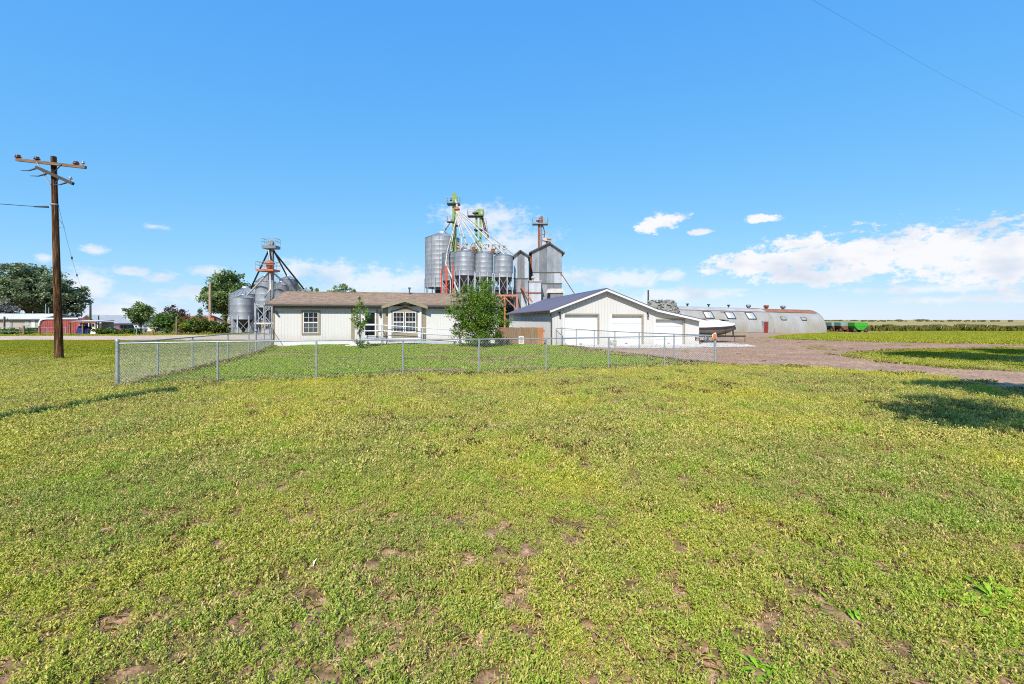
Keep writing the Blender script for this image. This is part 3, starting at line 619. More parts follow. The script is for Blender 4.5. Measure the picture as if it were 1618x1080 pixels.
# ------------------------------------------------------------------ the garage
GF = Frame(2.8, 31.75, R(10))
def garage():
    rz = -0.04
    root = empty('garage', (GF.ox, GF.oy, rz), GF.yaw, 'white ribbed steel garage with three overhead doors and blue grey roof', 'garage')
    T = GF.t; Zp = lambda px, py: GF.z(px, py) - rz
    W1 = T(1035); W2 = T(1104.6); D = 17.8; ze = 2.58; pk = 4.02; ze2 = 1.86; xm = W1 / 2
    def top(x):
        if x <= xm: return ze + (pk - ze) * x / xm
        if x <= W1: return pk - (pk - ze) * (x - xm) / xm
        return ze - (ze - ze2) * (x - W1) / (W2 - W1)
    doors = [(T(892), T(944.5), 0.0, Zp(918, 497.5)), (T(966.5), T(1014.5), 0.0, Zp(990, 498.5)), (T(1035.5), T(1080), 0.0, min(Zp(1057, 504.8), 1.86))]
    w = MB(); wall_open(w, 0, W2, -0.3, top, [(a, b, -0.3, d) for a, b, c, d in doors], 0, 0.22, nfn=[xm, W1]); w.build('front_wall', M['white_metal'], root)
    r = MB(); strips(r, 0.05, W2, -0.1, top, [(a - 0.12, b + 0.12, -1, d + 0.1) for a, b, c, d in doors], -0.001, 0.229, 0.028, 0.022); tag(r.build('front_ribs', M['white_metal'], root), kind='stuff')
    # left side wall, ribbed
    lw = MB(); lw.quad((0, 0, -0.3), (0, D, -0.3), (0, D, ze), (0, 0, ze))
    y = 0.12
    while y < D: lw.prism([(0.001, y - 0.028), (0.001, y + 0.028), (-0.022, y + 0.012), (-0.022, y - 0.012)], -0.3, ze - 0.02, 'z'); y += 0.229
    lw.build('left_wall', M['white_metal'], root)
    rw = MB(); rw.quad((W2, 0, -0.3), (W2, D, -0.3), (W2, D, ze2), (W2, 0, ze2)); rw.build('right_wall', M['white_metal'], root)
    bw = MB(); bw.add([(0, D, -0.3), (W2, D, -0.3), (W2, D, ze2), (W1, D, ze), (xm, D, pk), (0, D, ze)], [(0, 1, 2, 3, 4, 5)]); bw.build('back_wall', M['white_metal'], root)
    MB().box(0.02, W2 - 0.02, 0.25, D - 0.02, -0.25, 0.015).build('floor_slab', M['concrete'], root)
    # doors of four panels, brown jambs
    for a, b, c, d in doors:
        do = MB().box(a, b, 0.18, 0.20, -0.02, d).build('garage_door', M['door_white'], root)
        n = 4; h = d / n
        for i in range(n):
            z0, z1 = i * h + 0.012, (i + 1) * h - 0.012
            p = MB(); p.box(a + 0.01, b - 0.01, 0.155, 0.18, z0, z1)
            p.box(a + 0.01, b - 0.01, 0.147, 0.155, z0 + h * 0.42, z0 + h * 0.50)
            p.build('panel', M['door_white'], do)
        MB().box((a + b) / 2 - 0.09, (a + b) / 2 + 0.09, 0.11, 0.147, 0.18, 0.21).build('handle', M['dark'], do)
        j = MB(); j.box(b + 0.002, b + 0.11, -0.035, 0.22, 0.0, d + 0.11); j.build('door_jamb', M['tan'], root)
        MB().box(a - 0.11, a - 0.002, -0.035, 0.22, 0.0, d + 0.11).build('door_jamb', M['white_trim'], root)
        MB().box(a - 0.002, b + 0.002, -0.035, 0.22, d + 0.002, d + 0.11).build('door_head', M['tan'], root)
    # roof slopes with standing ribs
    oh, fo_ = 0.24, 0.40
    k1 = (pk - ze) / xm; k2 = (ze - ze2) / (W2 - W1); t0 = 0.09
    def slope(nm, xa, za, xb, zb, y0, y1):
        s = MB(); dx, dz = xb - xa, zb - za; ln = math.hypot(dx, dz); nx, nz = -dz / ln, dx / ln
        if nz < 0: nx, nz = -nx, -nz
        q = [(xa, y0, za), (xb, y0, zb), (xb, y1, zb), (xa, y1, za)]
        s.add(q + [(x - nx * 0.05, y_, z - nz * 0.05) for x, y_, z in q], [(0, 1, 2, 3), (7, 6, 5, 4), (0, 4, 5, 1), (1, 5, 6, 2), (2, 6, 7, 3), (3, 7, 4, 0)])
        yy = y0 + 0.06
        while yy < y1:
            s.add([(xa, yy - 0.03, za), (xa, yy + 0.03, za), (xa + nx * 0.022, yy, za + nz * 0.022), (xb, yy - 0.03, zb), (xb, yy + 0.03, zb), (xb + nx * 0.022, yy, zb + nz * 0.022)], [(0, 3, 5, 2), (1, 2, 5, 4)])
            yy += 0.3
        return s.build(nm, M['roof_blue'], root)
    slope('left_roof', -oh, ze + t0 - oh * k1, xm, pk + t0, -fo_, D + fo_)
    slope('right_roof', xm, pk + t0, W1, ze + t0, -fo_, D + fo_)
    slope('lean_to_roof', W1, ze + t0 - 0.003, W2 + 0.25, ze2 + t0 - 0.25 * k2, -fo_, D + fo_)
    MB().prism([(xm - 0.2, pk + t0 - 0.2 * k1 + 0.025), (xm, pk + t0 + 0.035), (xm + 0.2, pk + t0 - 0.2 * k1 + 0.025), (xm, pk + t0 + 0.005)], -fo_ - 0.01, D + fo_ + 0.01).build('ridge_cap', M['roof_blue'], root)
    # white rake fascia with taupe soffit behind
    def rake(nm, xa, za, xb, zb, mat, dy0, dy1, h0, h1):
        MB().add([(xa, dy0, za - h0), (xb, dy0, zb - h0), (xb, dy0, zb - h1), (xa, dy0, za - h1), (xa, dy1, za - h0), (xb, dy1, zb - h0), (xb, dy1, zb - h1), (xa, dy1, za - h1)],
                 [(0, 1, 2, 3), (7, 6, 5, 4), (0, 4, 5, 1), (3, 2, 6, 7), (0, 3, 7, 4), (1, 5, 6, 2)]).build(nm, mat, root)
    segs = [(-oh, ze + t0 - oh * k1, xm, pk + t0), (xm, pk + t0, W1, ze + t0), (W1, ze + t0, W2 + 0.25, ze2 + t0 - 0.25 * k2)]
    for s in segs:
        rake('rake_fascia', *s, M['white_trim'], -fo_ - 0.02, -fo_ + 0.01, 0.19, 0.045)
        rake('rake_drip', *s, M['roof_blue'], -fo_ - 0.03, -fo_ + 0.02, 0.044, -0.012)
        rake('rake_soffit', *s, M['tan'], -fo_ + 0.012, -0.03, 0.12, 0.07)
    MB().box(-oh - 0.02, -oh + 0.004, -fo_, D + fo_, ze + t0 - oh * k1 - 0.19, ze + t0 - oh * k1 - 0.004).build('eave_fascia', M['tan'], root)
    g = MB(); g.prism([(-oh - 0.08, ze - 0.09), (-oh - 0.022, ze - 0.09), (-oh - 0.022, ze - 0.04), (-oh - 0.09, ze - 0.04)], -fo_ + 0.05, D + fo_ - 0.05); g.build('gutter', M['gutter'], root)
    MB().box(-oh + 0.006, -0.03, -fo_ + 0.05, D, ze - 0.13, ze - 0.115).build('eave_soffit', M['tan'], root)
    ds = MB(); ds.tube([(-oh - 0.05, -0.2, ze - 0.12), (-0.1, -0.12, ze - 0.45), (-0.07, -0.07, ze - 0.6), (-0.07, -0.07, 0.1)], 0.05, 6); ds.build('downspout', M['gutter'], root)
    for px, py in ((884, 496.5), (1022.5, 497.5)):
        x, z = T(px), Zp(px, py); l = MB(); l.tube([(x, -0.16, z - 0.14), (x, -0.16, z + 0.06)], 0.075, 8, 0.05); l.tube([(x, -0.16, z + 0.06), (x, -0.1, z + 0.16), (x, 0, z + 0.13)], 0.025, 6); l.box(x - 0.05, x + 0.05, -0.03, 0.0, z + 0.06, z + 0.2); l.build('wall_lamp', M['dark'], root)
    # concrete apron in front of it
    loc = lambda t, d: GF.w(t, d)
    ap = [loc(0.9, 0.15), loc(W2 + 0.2, 0.15), loc(W2 + 1.6, 2.0), loc(W2 + 4.2, 0.6), loc(W2 + 2.2, -3.4), loc(5.5, -3.9), loc(0.9, -2.6)]
    sheet('apron', ap, M['concrete'], 0.05, rough=0.06, seed=7)
garage()

# ------------------------------------------------------------------ fences
def chain_fence(label, pts, post_at, h=1.2, name='chain_link_fence', mesh=True, rpost=0.028, corner=()):
    """pts: list of ground points of the posts (Vector 2D), in order"""
    root = empty(name, (pts[0][0], pts[0][1], 0), 0, label, 'fence', 'chain link fence runs round the yard')
    ox, oy = pts[0][0], pts[0][1]
    def q(p, z): return (p[0] - ox, p[1] - oy, gzf(p[0], p[1]) + z)
    for i, p in enumerate(pts):
        if i in post_at:
            big = i in corner; r_ = 0.045 if big else rpost; hh = h + (0.09 if big else -0.01)
            o = MB().tube([q(p, -0.2), q(p, hh)], r_, 10).build('post', M['steel_pipe'], root)
            if big:
                MB().lathe([(r_ * 1.15, hh - 0.04), (r_ * 1.15, hh), (r_ * 0.8, hh + 0.035), (0.001, hh + 0.05)], 10, q(p, 0)[:2]).build('post_cap', M['steel_pipe'], o)
                for zz in (0.2, 0.6, 1.0): MB().lathe([(r_ * 1.2, zz), (r_ * 1.2, zz + 0.025)], 10, q(p, 0)[:2]).build('tension_band', M['steel_pipe'], o)
    MB().tube([q(p, h) for p in pts], 0.021, 8).build('top_rail', M['steel_pipe'], root)
    if mesh:
        m = MB(); pitch = 0.088; hm = h - 0.03
        tot = sum((Vector(b) - Vector(a)).length for a, b in zip(pts, pts[1:]))
        cum = [0]
        for a, b in zip(pts, pts[1:]): cum.append(cum[-1] + (Vector(b) - Vector(a)).length)
        def at(u):
            u = min(max(u, 0), tot); k = max(i for i in range(len(pts)) if cum[i] <= u + 1e-9); k = min(k, len(pts) - 2)
            a, b = Vector(pts[k]), Vector(pts[k + 1]); return a + (b - a) * ((u - cum[k]) / (cum[k + 1] - cum[k]))
        u = -hm
        while u < tot:
            for sgn in (1, -1):
                a_u, b_u = (u, u + hm); za, zb = (0.03, hm)
                if a_u < 0: za += -a_u * (hm - 0.03) / hm; a_u = 0
                if b_u > tot: zb -= (b_u - tot) * (hm - 0.03) / hm; b_u = tot
                if b_u - a_u < 0.02: continue
                if sgn < 0: za, zb = hm + 0.03 - za, hm + 0.03 - zb
                pa, pb = at(a_u), at(b_u)
                m.tube([q(pa, za), q(pb, zb)], 0.0017, 3, caps=False, smooth=False)
            u += pitch
        m.build('wire_mesh', M['wire'], root, fix=False)
        MB().tube([q(p, 0.06) for p in pts], 0.003, 4).build('tension_wire', M['wire'], root)
    return root
front = [FA + (FB - FA) * ((X_at(px, 1) * FA.y - FA.x) / ((FB.x - FA.x) - X_at(px, 1) * (FB.y - FA.y))) for px in (344, 500, 637, 757, 863, 962, 1050)]
chain_fence('long front run of galvanised chain link fence facing the open lawn', [FA] + front + [FB], range(0, 9), corner=(0, 8))
lft = [FA + (FD - FA) * t for t in (0.0, 0.17, 0.37, 0.66, 0.9, 1.0)]
chain_fence('left side run of chain link fence receding towards the grain bins', lft, range(1, 6), corner=(5,))
chain_fence('short chain link piece between the left gate posts and the house corner', [FD, (FD + FE) / 2, FE], (1, 2), corner=(2,))
rgt = [FB + (FC - FB) * t for t in (0.0, 0.18, 0.37, 0.53, 0.69, 0.85, 1.0)]
chain_fence('right side run of chain link fence along the gravel to the garage', rgt, range(1, 7), corner=(6,))
g2 = Vector((GF.w(0.25, -0.12)))
chain_fence('short chain link gate piece against the garage corner', [FC + Vector((-0.02, 0.08)), g2], (1,), mesh=True)

# house number board, reflector and notice hung on the fence
def on_front(px, d=-0.06):
    dirv = (FB - FA).normalized(); nrm = Vector((dirv.y, -dirv.x))
    t = (X_at(px, 1) * FA.y - FA.x) / ((FB.x - FA.x) - X_at(px, 1) * (FB.y - FA.y))
    return FA + (FB - FA) * t + nrm * abs(d), math.atan2(dirv.y, dirv.x)
def number_board():
    p, a = on_front(1104.5); z = Z_at(534.6, p.y)
    o = empty('number_board', (p.x, p.y, z), a, 'small brown house number board 27285 on the fence top rail', 'sign')
    MB().box(-0.235, 0.235, -0.012, 0.012, -0.075, 0.075).build('board', M['sign_brown'], o)
    for i, ch in enumerate('27285'):
        cu = bpy.data.curves.new('digit', 'FONT'); cu.body = ch; cu.size = 0.165; cu.extrude = 0.003; cu.align_x = 'CENTER'; cu.align_y = 'CENTER'
        tmp = bpy.data.objects.new('digit_text', cu); COL.objects.link(tmp)
        me = bpy.data.meshes.new_from_object(tmp); bpy.data.objects.remove(tmp)
        me.materials.append(M['white_trim']); d = bpy.data.objects.new('digit', me); COL.objects.link(d); d.parent = o
        d.location = (-0.165 + i * 0.083, -0.016, 0); d.rotation_euler = (R(90), 0, 0)
number_board()
p, a = on_front(1126.3, 0.09); z = Z_at(531, p.y)
o = empty('reflector', (p.x, p.y, z), a, 'round orange reflector disc on the right corner fence post', 'reflector')
MB().lathe([(0.001, -0.008), (0.102, -0.008), (0.108, 0), (0.102, 0.008), (0.001, 0.008)], 24).build('disc', M['reflector'], o).rotation_euler = (R(90), 0, 0)
MB().lathe([(0.108, -0.012), (0.122, -0.012), (0.122, 0.012), (0.108, 0.012)], 24).build('rim', M['white_trim'], o).rotation_euler = (R(90), 0, 0)
MB().box(-0.012, 0.012, 0.012, 0.03, -0.35, 0.05).build('bracket', M['steel_pipe'], o)
p, a = on_front(968); z = Z_at(541.5, p.y)
o = empty('notice_board', (p.x, p.y, z), a, 'small worn grey notice plate wired to the fence beside a post', 'sign')
MB().box(-0.135, 0.135, -0.006, 0.006, -0.095, 0.10).build('plate', M['sign_grey'], o)
MB().box(-0.10, 0.11, -0.009, -0.006, -0.01, 0.015).build('stripe', M['white_trim'], o); MB().box(-0.11, -0.02, -0.009, -0.006, 0.04, 0.08).build('stripe', M['white_trim'], o)

# cedar privacy fence between house and garage
def plank_fence():
    a = Vector((-1.25, 33.6)); b = Vector((X_at(860.5, 32.6), 32.6)); d = (b - a).normalized(); L = (b - a).length
    root = empty('plank_fence', (a.x, a.y, gzf(a.x, a.y)), math.atan2(d.y, d.x), 'weathered brown cedar plank fence between the house and garage', 'fence')
    n = int(L / 0.146); rnd = random.Random(4)
    for i in range(n):
        h = 1.24 + rnd.uniform(-0.015, 0.015); m = M['plank3'] if i >= n - 3 else rnd.choice([M['plank'], M['plank'], M['plank2']])
        x = i * 0.146; MB().prism([(x, -0.05), (x + 0.138, -0.05), (x + 0.138, h - 0.03), (x + 0.115, h), (x + 0.023, h), (x, h - 0.03)], -0.01 + rnd.uniform(-.004, .004), 0.01).build('plank', m, root)
    for z in (0.25, 0.95): MB().box(0, L, 0.012, 0.05, z, z + 0.09).build('rail', M['plank2'], root)
    xp = L * (828 - 790) / (860.5 - 790)
    f = MB()
    for q in ((-.19, -.13, -0.0, 0.6), (.13, .19, 0.0, 0.6), (-.13, .13, 0.52, 0.6), (-.13, .13, 0, 0.08)): f.box(xp + q[0], xp + q[1], -0.05, -0.016, q[2], q[3])
    pd = f.build('pet_door', M['white_trim'], root); MB().box(xp - .13, xp + .13, -0.03, -0.017, 0.08, 0.52).build('flap', M['beige'], pd)
plank_fence()

# ------------------------------------------------------------------ utility pole, wires
def utility_pole(px, Yp, zt, label, bx=None, full=True, lean=0.0, r0=0.165, r1=0.105, yaw=0.0):
    x = X_at(px, Yp) if bx is None else bx; z0 = gzf(x, Yp)
    o = empty('utility_pole', (x, Yp, z0), yaw, label, 'utility pole')
    H = zt - z0; rnd = random.Random(3)
    pts = [(lean * t, 0, -0.4 + (H + 0.4) * t) for t in [i / 10 for i in range(11)]]
    MB().tube(pts, r0, 14, r1).build('shaft', M['pole'], o)
    ax = lean
    za = H - 0.42
    arm = MB(); arm.bar((ax - 1.49, -0.22, za + 0.20), (ax + 1.70, -0.22, za - 0.16), 0.11, 0.125); arm.build('crossarm', M['arm'], o)
    ar2 = MB(); ar2.bar((ax - 0.55, -0.24, za - 0.16), (ax + 1.14, -0.24, za - 0.92), 0.12, 0.13); ar2.build('crossarm', M['arm_dark'], o)
    for s, e in (((ax - 0.50, -0.29, za + 0.08), (ax + 0.05, -0.20, za - 0.95)), ((ax + 0.66, -0.29, za - 0.05), (ax + 0.10, -0.15, za - 0.42)), ((ax + 0.55, -0.3, za - 0.66), (ax + 0.16, -0.16, za - 1.05))):
        MB().bar(s, e, 0.03, 0.03).build('brace', M['steel_pipe'] if s[0] < ax else M['dark'], o)
    for fx_, fz in ((-1.42, 0.22), (-0.55, 0.13), (1.26, -0.08)):
        c = (ax + fx_, -0.22, za + fz)
        i = MB(); i.lathe([(0.03, c[2] + 0.02), (0.05, c[2] + 0.05), (0.12, c[2] + 0.07), (0.12, c[2] + 0.12), (0.07, c[2] + 0.14), (0.10, c[2] + 0.16), (0.09, c[2] + 0.19), (0.02, c[2] + 0.21)], 10, c[:2]); i.build('insulator', M['ceramic'], o)
    for fx_, fz, fy_ in ((1.58, -0.10, -0.22), (1.02, -0.82, -0.24)):
        c = (ax + fx_, fy_, za + fz); i = MB(); i.lathe([(0.02, c[2]), (0.02, c[2] + 0.1), (0.07, c[2] + 0.12), (0.07, c[2] + 0.16), (0.03, c[2] + 0.18), (0.06, c[2] + 0.2), (0.02, c[2] + 0.24)], 8, c[:2]); i.build('insulator', M['steel_pipe'], o)
    MB().box(ax - 0.06, ax + 0.3, -0.22, -0.1, za - 0.02, za + 0.03).build('bracket', M['steel_pipe'], o)
    if full:
        for s, e in (((ax - 0.52, -0.24, za - 0.20), (ax - 1.05, -0.45, za - 0.38)), ((ax - 0.08, -0.24, za - 0.46), (ax - 0.62, -0.45, za - 0.62)), ((ax + 0.88, -0.26, za - 0.86), (ax + 0.42, -0.45, za - 1.02))):
            MB().tube([s, ((s[0] + e[0]) / 2, (s[1] + e[1]) / 2, (s[2] + e[2]) / 2 - 0.06), e], 0.04, 6, 0.012).build('dead_end', M['dark'], o)
        zz = za - 1.95
        MB().tube([(ax - 0.12, -0.1, zz), (ax - 0.5, -0.4, zz - 0.06)], 0.05, 6, 0.03).build('wire_clamp', M['dark'], o)
        MB().tube([(ax - 0.45, -0.37, zz - 0.05), (ax - 1.4, -1.3, zz - 0.14), (ax - 3.5, -3.4, zz - 0.2), (ax - 7, -7, zz - 0.12)], 0.014, 5).build('service_wire', M['cable'], o)
        MB().lathe([(0.155, zz + 0.1), (0.155, zz + 0.16)], 12, (ax * 0.85, 0)).build('band', M['steel_pipe'], o)
        MB().tube([(ax + 0.15, 0, zz - 0.4), (ax + 0.35, 0.05, zz - 0.75), (ax + 0.5, 0.05, zz - 0.95), (ax + 0.3, 0, zz - 0.95), (ax + 0.15, 0, zz - 0.8)], 0.008, 5).build('loose_wire', M['cable'], o)
        # guy wire with two strain insulators running back to the far pole
        e = pt(140, 470, 60) - Vector((x, Yp, z0)); s = Vector((ax + 0.13, 0.1, zz + 0.1))
        pp = [s.lerp(e, t) + Vector((0, 0, -1.1 * 4 * t * (1 - t))) for t in [i / 12 for i in range(13)]]
        MB().tube(pp, 0.006, 5).build('span_wire', M['cable'], o)
        for t in (0.22, 0.36):
            c = s.lerp(e, t) + Vector((0, 0, -1.1 * 4 * t * (1 - t))); MB().tube([c - Vector((0, 0, 0.09)), c + Vector((0, 0, 0.09))], 0.045, 8).build('strain_insulator', M['dark'], o)
    return o
utility_pole(94, 21.2, Z_at(247, 21.2), 'tall dark wooden utility pole with two crossarms on the left lawn', lean=-0.27)
# the next pole of the line stands just out of view to the left; its shadow falls into the picture
utility_pole(0, 1.4, 9.6, 'wooden utility pole out of view whose shadow lies on the lawn', bx=-11.0, full=False, r0=0.24, r1=0.20, yaw=R(72))
def plain_pole(px, py0, py1, Y, r, label, mat, name='wooden_pole'):
    x = X_at(px, Y); z0 = Z_at(py1, Y) if py1 else gzf(x, Y)
    o = MB().tube([(0, 0, -0.3), (0, 0, Z_at(py0, Y) - gzf(x, Y))], r, 8, r * 0.75).build(name, mat)
    o.location = (x, Y, gzf(x, Y)); tag(o, label, 'pole'); return o
plain_pole(143, 479, None, 60, 0.14, 'thin dark pole behind the rusty carport', M['arm_dark'])
plain_pole(156, 498, None, 61, 0.08, 'short brown pole in front of the cream house', M['plank2'])
plain_pole(332, 444.5, None, 66, 0.22, 'pale weathered pole in front of the poplar tree', M['pale_wood'])
plain_pole(279, 500, None, 55, 0.11, 'reddish brown post before the round green bush', M['plank'])
plain_pole(241, 520, None, 53.5, 0.12, 'short brown post at the roadside below the small tree', M['plank'])
plain_pole(1024.3, 458, None, 70, 0.16, 'short dark pole behind the garage roof beside the rubble heap', M['arm_dark'])
o = MB().tube([(-6, 4.4, 9.9), (0.9, 8.18, 10.05), (7.9, 12.0, 10.3), (15.2, 16.0, 10.42), (22.5, 20.0, 10.75), (36, 27.4, 11.4)], 0.002, 5).build('overhead_wire', M['cable'])
tag(o, 'single thin overhead wire crossing the sky at upper right', 'wire')

# ------------------------------------------------------------------ grain bins and elevators
def rings(r, z0, z1, step=0.82):
    pr = [(r, z0)]; n = max(1, round((z1 - z0) / step)); h = (z1 - z0) / n
    for i in range(n):
        a = z0 + i * h; pr += [(r + 0.022, a + 0.03), (r + 0.005, a + 0.09), (r, a + h * 0.5), (r + 0.005, a + h - 0.03)]
    pr.append((r, z1)); return pr
def bin_(label, px, Y, rpx, py_eave, py_bot, py_peak, hopper_py=None, leg_py=None, nlegs=8, mat='galv', group=None, seams=0, ladder=False, flat=False):
    x = X_at(px, Y); g0 = gzf(x, Y); r = rpx / F * Y
    o = empty('grain_bin', (x, Y, 0), 0, label, 'grain bin', group)
    ze, zb, zp = Z_at(py_eave, Y), (0 if flat else Z_at(py_bot, Y)), Z_at(py_peak, Y)
    MB().lathe(rings(r, zb, ze), 40).build('body', M[mat], o)
    rf = MB(); n = 24; vs = []
    for j in range(n):
        t = 2 * math.pi * j / n; vs += [((r + 0.06) * math.cos(t), (r + 0.06) * math.sin(t), ze - 0.03), (0.22 * r * math.cos(t), 0.22 * r * math.sin(t), zp - 0.22 * (zp - ze))]
    rf.add(vs, [(2 * j, 2 * ((j + 1) % n), 2 * ((j + 1) % n) + 1, 2 * j + 1) for j in range(n)])
    for j in range(n):
        a, b = Vector(vs[2 * j]), Vector(vs[2 * j + 1]); rf.bar(a + Vector((0, 0, .03)), b + Vector((0, 0, .03)), 0.035, 0.05)
    ro = rf.build('roof', M['galv'], o)
    MB().lathe([(0.24 * r, zp - 0.24 * (zp - ze)), (0.24 * r, zp - 0.04), (0.15 * r, zp + 0.03), (0.001, zp + 0.05)], 16).build('cap', M['galv_bright'], ro)
    if seams:
        for j in range(seams):
            t = -math.pi / 2 + (j - seams / 2 + 0.5) * 2 * math.pi / 12
            MB().bar(((r + 0.02) * math.cos(t), (r + 0.02) * math.sin(t), zb), ((r + 0.02) * math.cos(t), (r + 0.02) * math.sin(t), ze), 0.07, 0.05, (math.cos(t), math.sin(t), 0)).build('stiffener', M['galv_dull'], o)
    if hopper_py:
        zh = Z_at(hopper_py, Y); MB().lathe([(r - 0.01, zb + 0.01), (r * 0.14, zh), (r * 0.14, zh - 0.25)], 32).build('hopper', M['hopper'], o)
    if leg_py is not None:
        zl = Z_at(leg_py, Y) if leg_py else g0
        zt = zb + (ze - zb) * 0.18
        for j in range(nlegs):
            t = 2 * math.pi * (j + 0.5) / nlegs; c, s = math.cos(t), math.sin(t)
            MB().bar(((r + 0.07) * c, (r + 0.07) * s, zl), ((r + 0.07) * c, (r + 0.07) * s, zt), 0.13, 0.11, (c, s, 0)).build('leg', M['galv_bright'] if hopper_py else M['galv'], o)
            t2 = 2 * math.pi * (j + 1.5) / nlegs; c2, s2 = math.cos(t2), math.sin(t2)
            if hopper_py:
                for za, zc in ((zb - 0.1, zb - 1.0 * (zb - zl) * 0.48), (zb - 0.5 * (zb - zl), zl + 0.1), (zl + 0.1 + (zb - zl) * 0.42, zb - 0.1)):
                    pass
                MB().bar(((r + 0.04) * c, (r + 0.04) * s, zb - 0.1), ((r + 0.04) * c2, (r + 0.04) * s2, zl + (zb - zl) * 0.15), 0.05, 0.05).build('brace', M['galv'], o)
                MB().bar(((r + 0.02) * c, (r + 0.02) * s, zl + (zb - zl) * 0.15), ((r + 0.02) * c2, (r + 0.02) * s2, zb - 0.1), 0.05, 0.05).build('brace', M['galv'], o)
    if ladder:
        t = -2.2; c, s = math.cos(t), math.sin(t); l = MB(); lx, ly = (r + 0.16) * c, (r + 0.16) * s
        for d in (-0.2, 0.2): l.tube([(lx - d * s, ly + d * c, 0.2), (lx - d * s, ly + d * c, ze + 0.3)], 0.03, 5)
        z = 0.4
        while z < ze: l.tube([(lx - 0.2 * s, ly + 0.2 * c, z), (lx + 0.2 * s, ly - 0.2 * c, z)], 0.018, 4); z += 0.33
        l.build('ladder', M['steel_pipe'], o)
    return o

def platform(name, c, w, d, mat, root, rail=1.05, rmat=None, t=0.12):
    x, y, z = c; o = MB().box(x - w / 2, x + w / 2, y - d / 2, y + d / 2, z - t, z).build(name, mat, root)
    if rail:
        r = MB(); cs = [(x - w / 2, y - d / 2), (x + w / 2, y - d / 2), (x + w / 2, y + d / 2), (x - w / 2, y + d / 2)]
        for i in range(4):
            a, b = cs[i], cs[(i + 1) % 4]
            for h in (0.55, rail): r.tube([(a[0], a[1], z + h), (b[0], b[1], z + h)], 0.025, 4)
            for t_ in (0, 0.5): r.tube([(a[0] + (b[0] - a[0]) * t_, a[1] + (b[1] - a[1]) * t_, z), (a[0] + (b[0] - a[0]) * t_, a[1] + (b[1] - a[1]) * t_, z + rail)], 0.025, 4)
        r.build('railing', rmat or M['steel_pipe'], o)
    return o

